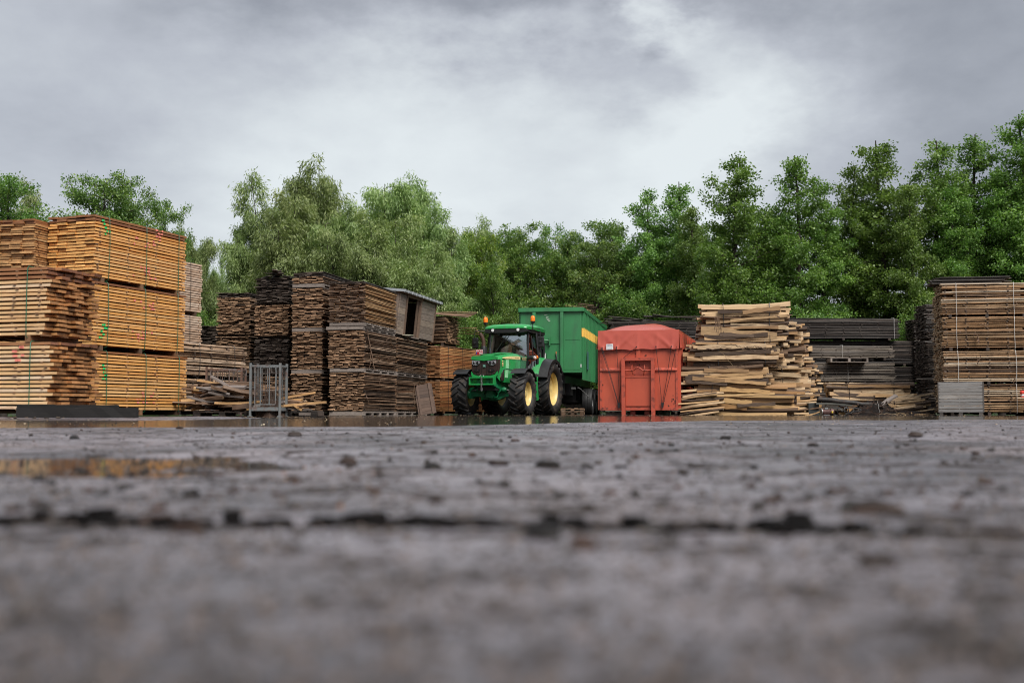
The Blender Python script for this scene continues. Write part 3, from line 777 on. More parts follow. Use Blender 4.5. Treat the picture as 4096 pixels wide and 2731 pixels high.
for i in range(9):
    q = at(2620+rnd.uniform(-150, 150), 1640, 46.6)
    loose('black plank tossed on the pack above the red tarpaulin', (q.x, q.y+rnd.uniform(0, .9), hz(1285, 46.5)+.02+.03*i), rnd.uniform(1.6, 2.8), .2, .024, (rnd.uniform(-.06, .06), rnd.uniform(-.08, .08), rnd.uniform(-.3, .3)), M_DARK2, group='black planks above the red tarpaulin')
for i in range(6):
    q = at(2320+rnd.uniform(-30, 40), 1640, 55)
    loose('brown board showing above the green trailer rim', (q.x, q.y+rnd.uniform(0, .5), hz(1236, 55)+.045*i), 1.5-.15*i, .2, .03, (0, rnd.uniform(-.05, .05)+R(6), rnd.uniform(-.2, .2)), M_DARK, group='boards above the trailer rim')
far('tall brown pack rising behind the green trailer', 2262, 2378, 1240, 55, z0=.12, v=V_DK)
# ------------------------------------------------------------------ rough live-edge packs right of the orange stack
M_LIVE = wood('live_edge_wood', [(0.50,0.34,0.22),(0.58,0.42,0.29),(0.40,0.25,0.15),(0.30,0.18,0.11),(0.62,0.46,0.33)], end=(0.46,0.30,0.18), stain=(0.06,0.035,0.025), stain_amt=.75, rough=.6, grain=.4)
V_LIVE = variants('live_edge_board', 2.6, .25, .036, M_LIVE, 21, k=6, rough=.006, bend=.012, live=.10)
B0e = Vector((gx(982, 28), 28, 0)); uB = Vector((math.cos(R(65)), math.sin(R(65)), 0)); B0c = B0e - uB*2.6
for nm, z0, z1 in (('lower', .12, .88), ('upper', .94, 1.70)):
    pack(f'{nm} pack of live-edged brown boards behind the scrap wood heap', (B0c.x, B0c.y), 65, 1, 2.6, 1.1, z0, z1, .058, .036, 5, V_LIVE, None,
         group='live-edged packs behind the scrap heap', straps=(-.35, .62), smat=M_BSTRAP, bearer=.07, bmat=M_DSTICK, jend=.05, jside=.03, nst=5, vw=.25, jz=.004, stickmat=M_DSTICK)

# --- scrap wood heap on pallets
GS = 'loose boards of the scrap heap'
pallet('dark low pallet at the left under the scrap wood heap', (gx(775, 24.3), 24.3), 0, 1, 1.2, 1.0, 0, .14, 'pallets under the scrap heap', M_DARK2)
pallet('dark low pallet at the right under the scrap wood heap', (gx(1040, 24.3), 24.35), 2, 1, 1.2, 1.0, 0, .14, 'pallets under the scrap heap', M_DARK2)
M_SCR = [wood('scrap_brown', [(0.20,0.12,0.075),(0.12,0.075,0.05),(0.28,0.17,0.10)], stain_amt=.6, rough=.55, end=(0.3,0.2,0.12)),
         wood('scrap_tan', [(0.52,0.31,0.14),(0.60,0.38,0.18),(0.46,0.25,0.10)], stain=(0.15,0.07,0.03), stain_amt=.5, rough=.5),
         wood('scrap_grey', [(0.17,0.14,0.125),(0.24,0.20,0.18)], stain=(0.05,0.04,0.03), stain_amt=.6, rough=.6)]
sr = random.Random(12)
for i in range(46):
    z = .17 + i*.0125
    px = sr.uniform(830, 1080) if z > .45 else sr.uniform(830, 1120)
    Y = sr.uniform(24.35, 25.25)
    L = sr.uniform(.7, 1.7)*(1 if z < .5 else .75); mt = sr.choices(M_SCR, (5, 2, 2))[0]
    loose(f'{["brown", "tan", "grey"][M_SCR.index(mt)]} wet board {"low" if i < 15 else "midway" if i < 31 else "high"} in the scrap wood heap, {"left" if px < 925 else "middle" if px < 1010 else "right"} part', (gx(px, Y), Y, z), L, sr.uniform(.08, .2), sr.uniform(.022, .06),
          (sr.uniform(-.25, .25), sr.uniform(-.09, .09), sr.uniform(-.22, .22)), mt, group=GS)
for i in range(44):
    px = sr.uniform(790, 1200); Y = sr.uniform(24.1, 24.9); z = sr.uniform(.15, .62 if px < 1060 else .34); mt = sr.choices(M_SCR, (6, 1, 3))[0]
    loose(f'short {["brown", "tan", "grey"][M_SCR.index(mt)]} offcut {"low" if z < .3 else "midway" if z < .45 else "high"} in the scrap wood heap, {"left" if px < 925 else "middle" if px < 1050 else "right"} part', (gx(px, Y), Y, z), sr.uniform(.25, .75), sr.uniform(.05, .13), sr.uniform(.02, .07),
          (sr.uniform(-.4, .4), sr.uniform(-.25, .25), sr.uniform(-.5, .5)), mt, group=GS)
for (px, py, Y, L, ang, mt, lb) in ((1175, 1587, 24.6, .95, -11, 1, 'tan batten slanting up out of the scrap heap right of the blue cage'),
                            (1145, 1622, 24.2, 1.7, -5, 1, 'long wet orange board sticking out right at the foot of the blue cage'),
                            (1192, 1628, 24.1, .22, 32, 1, 'short orange offcut tipped over right of the blue cage'),
                            (895, 1534, 24.5, .62, 30, 2, 'dark batten leaning down across the scrap heap'),
                            (860, 1532, 24.8, .75, 10, 1, 'tan board end on top of the scrap heap at left'),
                            (905, 1578, 24.2, .75, 8, 2, 'grey curved slab on the front of the scrap heap'),
                            (960, 1607, 24.2, 1.05, -2, 1, 'orange board across the lower front of the scrap heap'),
                            (965, 1626, 24.0, .35, -6, 0, 'thick square beam end at the foot of the scrap heap')):
    q = at(px, py, Y)
    loose(lb, tuple(q), L, .12 if 'beam' not in lb else .13, .045 if 'beam' not in lb else .10, (0, R(ang), sr.uniform(-.1, .1)), M_SCR[mt])
# curled bark heap inside the cage
def heap(label, name, cx, cy, rx, ry, h, mat, seed, cat, z0=0.0):
    b = MB(); r = np.random.default_rng(seed); nu, nv = 34, 22
    ph = r.uniform(0, 6, 6)
    def fn(i, j):
        a = i*2*math.pi; q = j
        rr = 1 + .12*math.sin(3*a+ph[0]) + .08*math.sin(5*a+ph[1])
        z = h*(1-q*q)**1.1*(1 + .18*math.sin(7*a+ph[2])*q) + (r.uniform(-.09, .09)*h**.5 if 0 < j < 1 else 0)
        return (cx + math.cos(a)*rx*q*rr, cy + math.sin(a)*ry*q*rr, z0 + max(-.01, z))
    b.grid(fn, nu, nv, 0)
    return tag(b.build(name, mat), label, cat, kind='stuff')
M_BARK = wood('rough_bark', [(0.075,0.045,0.032),(0.11,0.068,0.048),(0.05,0.032,0.025)], stain_amt=.6, rough=.75, grain=.6)
heap('brown curled bark shavings heaped inside the blue cage', 'bark_shavings', gx(1085, 24.1), 24.06, .31, .26, .50, M_BARK, 4, 'bark')

# --- blue wire cages (stillages)
M_BLUEST = paint('worn_blue_steel', (0.15,0.162,0.165), .5, dirt=(0.12,0.05,0.03), dirt_amt=1.0, scale=7, bump=.15)
M_RUSTST = paint('rusty_steel', (0.11,0.055,0.035), .7, dirt=(0.20,0.22,0.23), dirt_amt=.8, scale=6, bump=.2)
M_WIRE = flat('wire', (0.10,0.085,0.075), .5, .6)
def stillage(label, p, rz, W, D, H, mat):
    t_ = thing('wire_cage', label, 'cage', p, rz, 'wire cages at the scrap heap')
    for sx in (-1, 1):
        for sy in (-1, 1):
            b = MB(); b.box((sx*(W/2-.028), sy*(D/2-.028), H/2), (.044, .044, H)); b.box((sx*(W/2-.028), sy*(D/2-.028), .015), (.085, .085, .03)); b.build('post', mat, t_)
    b = MB()
    for sy in (-1, 1): b.box((0, sy*(D/2-.028), .165), (W-.114, .05, .065))
    for sx in (-1, 1): b.box((sx*(W/2-.028), 0, .165), (.05, D-.114, .065))
    b.box((0, 0, .205), (W-.06, D-.06, .012)); b.build('base', mat, t_)
    for sy in (-1, 1):
        b = MB(); b.box((0, sy*(D/2-.026), H-.06), (W-.114, .035, .035)); b.build('top_rail', mat, t_)
        b = MB(); b.box((0, sy*(D/2-.026), .265), (W-.25, .03, .022)); b.build('lower_rail', mat, t_)
        for k in range(4):
            x = -W/2+.12 + (W-.24)*(0, .27, .70, 1)[k]
            b = MB(); b.box((x, sy*(D/2-.024), (H-.08+.27)/2), (.020, .016, H-.08-.276)); b.build('upright', mat, t_)
        b = MB(); k = 9
        for i in range(k): b.tube([(-W/2+.07+(W-.14)*i/(k-1), sy*(D/2-.045), .22), (-W/2+.07+(W-.14)*i/(k-1), sy*(D/2-.045), H-.07)], .0028, 4)
        for i in range(k): b.tube([(-W/2+.06, sy*(D/2-.048), .26+(H-.36)*i/(k-1)), (W/2-.06, sy*(D/2-.048), .26+(H-.36)*i/(k-1))], .0028, 4)
        tag(b.build('wire_mesh', M_WIRE, t_), kind='stuff')
        for sx in (-1, 1):
            b = MB(); x = sx*(W/2-.16)
            b.tube([(x-.05, sy*(D/2+.004), H-.1), (x-.05, sy*(D/2+.012), H-.19), (x+.05, sy*(D/2+.012), H-.20), (x+.06, sy*(D/2+.004), H-.11)], .006, 6); b.build('latch', M_WIRE, t_, smooth=60)
    for sx in (-1, 1):
        b = MB(); k = 8
        for i in range(k): b.tube([(sx*(W/2-.05), -D/2+.07+(D-.14)*i/(k-1), .22), (sx*(W/2-.05), -D/2+.07+(D-.14)*i/(k-1), H-.07)], .0028, 4)
        for i in range(9): b.tube([(sx*(W/2-.052), -D/2+.06, .26+(H-.36)*i/8), (sx*(W/2-.052), D/2-.06, .26+(H-.36)*i/8)], .0028, 4)
        tag(b.build('wire_mesh', M_WIRE, t_), kind='stuff')
        b = MB(); b.box((sx*(W/2-.026), 0, H-.06), (.035, D-.114, .035)); b.build('top_rail', mat, t_)
    return t_
stillage('pale blue worn metal cage with wire mesh before the scrap heap', (gx(1073, 24.0), 24.02, 0), R(-3), .68, .60, 1.13, M_BLUEST)
stillage('rusty brown metal cage half buried behind the scrap heap', (gx(903, 26.1), 26.1, 0), R(4), .84, .62, 1.13, M_RUSTST)

# --- tilted plank shed on the dark stack
M_SHED = wood('shed_plank', [(0.26,0.205,0.17),(0.31,0.25,0.205),(0.22,0.17,0.14),(0.36,0.28,0.215)], stain=(0.08,0.06,0.05), stain_amt=.75, rough=.75, grain=.45)
M_SHEDP = wood('shed_post', [(0.16,0.105,0.075),(0.21,0.14,0.10)], stain_amt=.6, rough=.75)
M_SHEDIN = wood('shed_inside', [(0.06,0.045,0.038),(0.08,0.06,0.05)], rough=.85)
M_TIN = flat('corrugated_metal', (0.19,0.20,0.21), .5, .5)
so = Vector((*C3c, 0)) + u3*2.86
sh = thing('plank_shed', 'small weathered plank shed with dark doorway, perched tilted on the dark stack', 'shed', (so.x, so.y, 2.40), R(CA))
sh.rotation_euler = (R(5.5), 0, R(CA))
SL, SW, SH = 3.75, 1.15, 1.27   # local x along the long wall, the long wall faces local -y
for (x0, x1, n_) in ((0.0, .60, 6), (2.18, SL, 6)):
    for k in range(n_):
        hgt = (SH-.06)/n_
        b = MB(); b.box(((x0+x1)/2, .02, .04 + hgt*(k+.5)), (x1-x0, .026, hgt-.007), Matrix.Rotation(rnd.uniform(-.03, .03), 3, 'X')); b.build('plank', M_SHED, sh)
for (x, w) in ((.65, .09), (2.12, .12), (SL+.03, .06)):
    b = MB(); b.box((x, .01, SH/2), (w, .07, SH)); b.build('post', M_SHEDP, sh)
b = MB(); b.box((1.95, .06, SH/2), (.16, .03, SH-.05)); b.build('door_jamb', M_SHEDP, sh)
b = MB(); b.box((1.38, .01, SH-.03), (1.40, .055, .06)); b.build('lintel', M_SHEDP, sh)
b = MB(); b.box((1.40, .0, .02), (1.42, .09, .045)); b.build('threshold', M_SHED, sh)
b = MB(); b.box((SL/2, SW, SH/2), (SL, .03, SH)); b.build('back_wall', M_SHEDIN, sh)
for x in (0.0, SL+.05):
    b = MB(); b.box((x, SW/2+.02, SH/2), (.026, SW-.04, SH-.02)); b.build('end_wall', M_SHED, sh)
b = MB(); b.box((SL/2, SW/2+.02, .012), (SL-.05, SW-.08, .024)); b.build('floor', M_SHEDIN, sh)
b = MB(); b.box((SL/2+.02, SW/2, SH+.014), (SL+.18, SW+.2, .022)); b.build('roof_deck', M_SHEDP, sh)
b = MB(); x = -.10; pr = []
while x < SL+.2:
    pr += [(x, 0), (x+.10, 0), (x+.145, .085), (x+.335, .085), (x+.38, 0)]; x += .39
V = [(q[0], -.13, SH+.03+q[1]) for q in pr] + [(q[0], SW+.12, SH+.03+q[1]) for q in pr]
V += [(q[0], -.13, SH+.026+q[1]-.006) for q in pr] + [(q[0], SW+.12, SH+.026+q[1]-.006) for q in pr]
n_ = len(pr); F = [(i, i+1, n_+i+1, n_+i) for i in range(n_-1)] + [(2*n_+i, 3*n_+i, 3*n_+i+1, 2*n_+i+1) for i in range(n_-1)] + [(i, 2*n_+i, 2*n_+i+1, i+1) for i in range(n_-1)]
b.add(V, F); ro = b.build('metal_roof', M_TIN, sh)
b = MB()
for k in range(0, n_-4, 5):
    b.box((pr[k][0]+.24, -.128, SH+.066), (.20, .004, .066), None, 0, (1, 1))
tag(b.build('roof_end_fillers', flat('pale_filler', (0.30,0.32,0.33), .6), ro), kind='stuff')
b = MB(); b.box((.9, -.05, .06), (.7, .16, .018), Matrix.Rotation(R(-4), 3, 'Y')); b.build('sill_board', flat('pale_board_paint', (0.42,0.40,0.30), .7), sh)

# --- plank panel leaning on the stack
pc = at(1675, 1657, 35.6)
pn = thing('plank_shutter', 'dark brown plank panel with two battens leaning beside the tractor wheel', 'shutter', (pc.x, pc.y, 0.0))
pn.rotation_euler = (R(-14), R(-9), R(8))
M_PAN = wood('dark_panel', [(0.10,0.062,0.045),(0.135,0.085,0.062),(0.075,0.048,0.037)], stain_amt=.5, rough=.7)
for k in range(9):
    b = MB(); b.box((.28, 0, .055+k*.108), (.56, .022, .104)); b.build('plank', M_PAN, pn)
for x in (.09, .47):
    b = MB(); b.box((x, -.026, .49), (.07, .028, 1.0)); b.build('batten', M_PAN, pn)

# --- bark strips hanging from the weathered packs
M_STRIP = wood('bark_strip', [(0.24,0.15,0.10),(0.32,0.21,0.14),(0.16,0.10,0.07)], rough=.8)
def strip(label, p0, p1, w, sag, seed, cat='bark', group='hanging bark strips', name='bark_strip', mat=None):
    b = MB(); r = random.Random(seed); p0, p1 = Vector(p0), Vector(p1); pts = []
    for k in range(9):
        u = k/8; q = p0.lerp(p1, u) + Vector((r.uniform(-.02, .02), -sag*math.sin(u*3.14), r.uniform(-.02, .02)))
        pts.append(q)
    b.tube(pts, [w*(.5+.6*math.sin(.3+k/8*2.6)) for k in range(9)], 5, 0, True, .5)
    return tag(b.build(name, mat or M_STRIP, smooth=50), label, cat, group)
def onface(px, py, cn=C3c, ang=CA, dy=.05):
    """a point just proud of the right-hand long face of a pack column"""
    u = Vector((math.cos(R(ang)), math.sin(R(ang)))); s = (px-2048)/FPX
    t_ = (s*cn[1] - cn[0])/(u.x - s*u.y)
    Y = cn[1] + u.y*t_; q = at(px, py, Y)
    return Vector((q.x + dy*u.y, q.y - dy*u.x, q.z))
ST = [((1462, 1322), (1492, 1485), .03), ((1478, 1400), (1470, 1480), .014), ((1548, 1352), (1535, 1365), .012), ((1555, 1355), (1568, 1400), .012),
      ((1505, 1420), (1515, 1445), .014), ((1545, 1425), (1552, 1450), .012), ((1514, 1520), (1512, 1545), .012), ((1650, 1530), (1652, 1620), .014),
      ((1672, 1525), (1690, 1550), .016), ((1460, 1580), (1468, 1610), .014), ((1683, 1462), (1690, 1490), .014), ((1618, 1348), (1640, 1372), .01)]
for k, (a_, b_, w_) in enumerate(ST):
    strip('tan strip of bark hanging on the weathered corner stack', onface(*a_), onface(*b_), w_, .03, k)

# ------------------------------------------------------------------ right-hand stacks
HA = -10.0
GH = 'white-strapped packs of tan boards'
M_H = wood('tan_barky_board', [(0.45,0.255,0.125),(0.57,0.345,0.18),(0.26,0.145,0.078),(0.62,0.40,0.22),(0.14,0.083,0.052),(0.49,0.285,0.145)], end=(0.42,0.29,0.18), stain=(0.04,0.026,0.02), stain_amt=.8, rough=.65, grain=.5)
M_HP = wood('pale_barky_board', [(0.62,0.47,0.33),(0.55,0.40,0.26),(0.70,0.57,0.43)], end=(0.5,0.36,0.23), stain=(0.2,0.12,0.07), stain_amt=.5, rough=.6, grain=.3)
V_H = variants('tan_barky_board', 2.5, .2, .033, M_H, 31, k=7, rough=.005, bend=.014, live=.09)
V_HP = variants('pale_barky_board', 2.5, .2, .033, M_HP, 32, k=3, rough=.002, bend=.005, live=.01)
V_HM = V_H + V_H[:5] + V_HP
Hc = (gx(3778, 35), 35.0)
for k, (z0, z1) in enumerate(((.08, .95), (1.02, 1.98), (2.06, 3.02), (3.09, 4.06))):
    pack(['lowest pack of tan boards behind the grey slatted crate', 'second pack of tan boards above the grey slatted crate', 'third pack of tan boards in the right-hand stack, long bark strip hanging',
          'topmost strapped pack of tan and whitish boards in the right-hand stack'][k], Hc, HA, 1, 2.62, 1.2, z0, z1, .061, .033, 6, V_HM, None, group=GH,
         straps=(-.68, .60), smat=M_WSTRAP, bearer=.08, bmat=M_DSTICK, jend=.035, jside=.02, nst=5, vw=.15, stickmat=M_DSTICK, jz=.002, miss_ends=.04)
# thin dark pack on the very top
pack('thin black weathered pack lying on top of the right-hand stack', (Hc[0]-.05, 35.3), HA+2, 1, 2.1, 1.0, 4.10, 4.30, .036, .024, 5, V_BK3, None, group=GC, jend=.12, jside=.04, nst=3, vw=.3, stickmat=M_DSTICK, jz=.006, bearer=.03, bmat=M_DSTICK)
for k, (z0, z1) in enumerate(((.08, 1.0), (1.06, 2.0), (2.06, 3.0), (3.06, 3.92))):
    pack(f'{["lowest","second","third","topmost"][k]} pack of tan boards with pale ends just behind the white-strapped stack', (gx(3768, 36.75), 36.75), HA, 1, 2.5, 1.2, z0, z1, .06, .036, 6, V_HM, None, group='packs behind the white-strapped stack',
         jend=.05, jside=.02, nst=5, vw=.15, stickmat=M_DSTICK, bearer=.06, bmat=M_DSTICK)
for (px, Y, yt, n_, lb) in ((3712, 39.5, 1212, 3, 'tall black column'), (3668, 42.5, 1272, 3, 'lower black column')):
    zt = hz(yt, Y)
    for k in range(n_):
        pack(f'{["lowest","middle","topmost"][k]} thin-boarded pack of the {lb} left of the white-strapped stack', (gx(px, Y), Y), 0, 1, 2.4, 1.1, .08 + k*zt/n_, (k+1)*zt/n_-.04, .04, .026, 6, V_BK3, None,
             group='black columns left of the white-strapped stack', jend=.05, jside=.03, nst=4, vw=.25, stickmat=M_DSTICK, jz=.004, bearer=.05, bmat=M_DSTICK)
# next stack at the very right edge
for k in range(3):
    pack(f'{["lowest","middle","topmost"][k]} grey board pack at the far right edge behind the white-strapped stack', (gx(4040, 38.5), 38.5), HA, 1, 2.5, 1.2, .08+k*1.1, (k+1)*1.1, .06, .036, 5, V_PALE if k == 2 else V_BK3, None,
         group='packs at the far right edge', jend=.03, nst=4, bearer=.06, bmat=M_DSTICK)
for k, (a_, b_, w_) in enumerate((((3908, 1340), (3915, 1372), .035), ((3900, 1325), (3895, 1350), .014), ((3925, 1420), (3905, 1460), .018), ((3905, 1418), (3912, 1458), .012), ((4060, 1508), (4052, 1538), .022),
                      ((3912, 1300), (3945, 1296), .012), ((3950, 1298), (3938, 1310), .014), ((3838, 1318), (3842, 1334), .010), ((4062, 1205), (4068, 1220), .014), ((3780, 1265), (3815, 1252), .010), ((4050, 1590), (4065, 1605), .009))):
    hy = lambda p_: 34.90 - .176*(gx(p_, 34.8) - Hc[0])
    q0 = at(*a_, hy(a_[0])); q1 = at(*b_, hy(b_[0]))
    strip('pale torn bark strip hanging on the white-strapped stack', q0, q1, w_, .02, 100+k, group='bark strips on the white-strapped stack')
# grey slatted crate
cr = thing('slatted_crate', 'grey weathered slatted wooden crate standing before the white-strapped stack', 'crate', (gx(3846, 33.9), 33.9, 0), R(-23.5))
M_CRATE = wood('silver_grey_slat', [(0.25,0.24,0.235),(0.31,0.295,0.285),(0.20,0.19,0.185),(0.36,0.335,0.315)], stain=(0.14,0.10,0.08), stain_amt=.6, rough=.7, grain=.4)
CW, CD, CH = 1.20, .85, 1.0
for k in range(9):
    hgt = (CH-.10)/9; z = .10 + hgt*(k+.5)
    for (c_, d_) in (((0, -CD/2, z), (CW, .022, hgt-.016)), ((0, CD/2, z), (CW, .022, hgt-.016)), ((-CW/2+.012, 0, z), (.022, CD-.03, hgt-.008)), ((CW/2-.012, 0, z), (.022, CD-.03, hgt-.008))):
        b = MB(); b.box(c_, d_); b.build('slat', M_CRATE, cr)
M_CPOST = wood('dark_crate_post', [(0.10,0.09,0.085),(0.13,0.115,0.105)], rough=.8)
for sx in (-1, 1):
    for sy in (-1, 1):
        b = MB(); b.box((sx*(CW/2+.012), sy*(CD/2-.03), .10+(CH-.10)/2), (.026, .09, CH-.10)); b.build('corner_post', M_CPOST, cr)
for x in (-CW/2+.06, 0, CW/2-.06):
    b = MB(); b.box((x, 0, .046), (.10, CD, .092)); b.build('runner', M_CPOST, cr)
b = MB(); b.box((0, 0, .102), (CW-.06, CD-.06, .016)); b.build('floor', M_CPOST, cr)
# red and white canister at the right edge
q = at(4094, 1588, 34.35)
cn_ = thing('canister', 'small red and white plastic canister on a board end at the right edge', 'canister', tuple(q))
b = MB(); b.bevbox((0, 0, .145), (.20, .12, .11), .03); b.build('upper_body', flat('red_plastic', (0.62,0.05,0.03), .4), cn_)
b = MB(); b.bevbox((.02, 0, .055), (.18, .11, .065), .02); b.build('label_band', flat('white_plastic', (0.75,0.75,0.76), .4), cn_)
b = MB(); b.bevbox((.02, 0, .008), (.19, .12, .028), .008); b.build('foot', flat('red_plastic_low', (0.62,0.05,0.03), .4), cn_)
b = MB(); b.tube([(-.05, 0, .195), (-.03, 0, .235), (.05, 0, .235), (.07, 0, .195)], .011, 6); b.build('handle', M_BSTRAP, cn_, smooth=60)
b = MB(); b.box((0.03, 0, -.02), (.5, .14, .026)); 
tag(b.build('loose_board', M_HP, None, tuple(q)), 'pale board end carrying the red canister at the right edge', 'board')

# --- black packs between the split logs and the right-hand stack
def fpk(label, pl, pr, yt, yb, Y, W=1.2, pitch=.055, th=.039, v=V_BK, **k):
    return pack(label, (gx(pl, Y), Y), k.pop('ang', 1.0), 1, gx(pr, Y)-gx(pl, Y), W, max(.1, hz(yb, Y)), hz(yt, Y), pitch, th, 5, v, None, group='long black packs behind the log bundles', jend=.05, jside=.01,
                nst=k.pop('nst', 7), vw=.15, stickmat=M_DSTICK, bearer=.07, bmat=M_DSTICK, jz=.002, zsc=1.3 if v is V_BK else 1.15, **k)
fpk('topmost long black pack above the pale slab bundle', 3155, 3608, 1272, 1353, 42.3, straps=(.9,), smat=M_WSTRAP, wire=.006)
fpk('second long black pack reaching right past the topmost one', 3175, 3670, 1362, 1456, 42.6)
fpk('third long black pack low behind the pale slab bundle', 3190, 3666, 1466, 1560, 42.6)
fpk('bottom long black pack low behind the pale slab bundle', 3190, 3668, 1566, 1648, 42.6)
M_DK3 = wood('grey_streaked_board', [(0.11,0.092,0.078),(0.19,0.155,0.125),(0.055,0.046,0.040),(0.27,0.225,0.18)], end=(0.16,0.12,0.09), stain=(0.018,0.014,0.012), stain_amt=.75, rough=.6, grain=.5)
V_DK3 = variants('grey_streaked_board', 3.0, .2, .034, M_DK3, 41, k=6, rough=.004, bend=.012, live=.07)
fpk('upper front black pack with small pallet frame beneath', 3224, 3575, 1381, 1432, 40.0, v=V_DK3, straps=(-.15,), smat=M_WSTRAP, wire=.005, ang=-.5)
fpk('lower front black pack with grey streaked edges', 3234, 3580, 1451, 1528, 40.0, v=V_DK3, straps=(-.08,), smat=M_WSTRAP, wire=.005, ang=-.5)
fpk('bottom front black pack hidden behind the pale slab bundle', 3240, 3570, 1536, 1648, 40.2, v=V_DK3)
b = MB(); q = at(3316, 1450, 39.8); q2 = at(3466, 1432, 39.8); wL = q2.x-q.x; hL = q2.z-q.z
tp = thing('small_pallet', 'small grey pallet frame wedged between the front black packs', 'pallet', (q.x, 39.9, q.z))
for (c_, d_, nm) in (((wL/2, 0, hL-.012), (wL, .6, .022), 'deck_board'), ((wL/2, 0, .012), (wL, .6, .022), 'runner'), ((.03, 0, hL/2), (.06, .6, hL-.05), 'block'), ((wL/2, 0, hL/2), (.08, .6, hL-.05), 'block'), ((wL-.03, 0, hL/2), (.06, .6, hL-.05), 'block')):
    b = MB(); b.box(c_, d_); b.build(nm, M_GREYW, tp)

# ------------------------------------------------------------------ split logs and slabs
M_FACE = wood('sawn_face', [(0.66,0.45,0.25),(0.74,0.56,0.355),(0.50,0.31,0.15),(0.70,0.51,0.32),(0.60,0.37,0.175),(0.40,0.24,0.12)], end=(0.56,0.42,0.27), stain=(0.22,0.115,0.06), stain_amt=.75, rough=.65, grain=.45)
M_FACE2 = wood('wet_sawn_face', [(0.56,0.33,0.13),(0.62,0.40,0.19),(0.44,0.24,0.10)], end=(0.54,0.35,0.17), stain=(0.14,0.07,0.035), stain_amt=.65, rough=.5, grain=.4)
M_LBARK = wood('log_bark', [(0.115,0.075,0.052),(0.16,0.11,0.08),(0.075,0.05,0.037),(0.19,0.115,0.07)], stain=(0.03,0.02,0.016), stain_amt=.7, rough=.85, grain=.65)
def slab(seed, L, W, T, kind, mats):
    """a sawmill offcut: local x along the grain, front side -y. kind 0 squared slab with live edges, 1 half-round with bark to the front, 2 wedge"""
    r = random.Random(seed); b = MB(); S = 7; V = []; ph = r.uniform(0, 6); bow = r.uniform(-.35, .35)
    tap = r.uniform(-.55, .55)
    for i in range(S+1):
        u = i/S*2-1
        w = W*(1 + tap*u*.5 + .05*math.sin(u*4+ph))*(1 + r.uniform(-.05, .05)); tt = T*(1 + tap*u*.4 + .08*math.sin(u*5+ph*1.7))*(1 + r.uniform(-.06, .06))
        oz = bow*(1-u*u) ; x = u*L/2 + (r.uniform(-.03, .03) if abs(u) == 1 else 0)
        if kind == 0: sec = [(-w/2, -tt/2), (-w/2*.9, tt/2*.4), (-w/2*.8, tt/2), (w/2, tt/2), (w/2, -tt/2), (0, -tt/2)]
        elif kind == 1: sec = [(-w*.35, -tt/2), (-w*.52, -tt*.12), (-w*.45, tt*.28), (-w*.2, tt/2), (w/2, tt*.45), (w/2, -tt/2)]
        else: sec = [(-w/2, -tt/2), (-w/2, tt*.1), (-w*.2, tt*.38), (w*.2, tt/2), (w/2, tt*.2), (w/2, -tt/2)]
        for (y, z) in sec: V.append((x, y + r.uniform(-.035, .035), z + tt/2 + oz + r.uniform(-.03, .03)))
    F = []; mi = []
    for i in range(S):
        for j in range(6):
            F.append((i*6+j, i*6+(j+1) % 6, i*6+6+(j+1) % 6, i*6+6+j))
            mi.append(1 if (kind == 1 and j in (0, 1, 2, 3)) or (kind == 0 and j in (2,)) or (kind == 2 and j in (1, 2)) else 0)
    F += [tuple(range(6))[::-1], tuple(range(S*6, S*6+6))]; mi += [0, 0]
    b.v = V; b.f = F; b.m = mi
    return b.mesh('log_slab', mats)
SLAB = {}
def slabs_lib(key, mats):
    lib = []
    for s in range(16): lib.append((slab(hash_(key)+s, 1.0, 1.0, 1.0, (0, 1, 0, 2, 0, 0, 1, 2)[s % 8], mats), (0, 1, 0, 2, 0, 0, 1, 2)[s % 8]))
    SLAB[key] = lib
def hash_(s): return sum(ord(c)*(i+1) for i, c in enumerate(s)) % 997
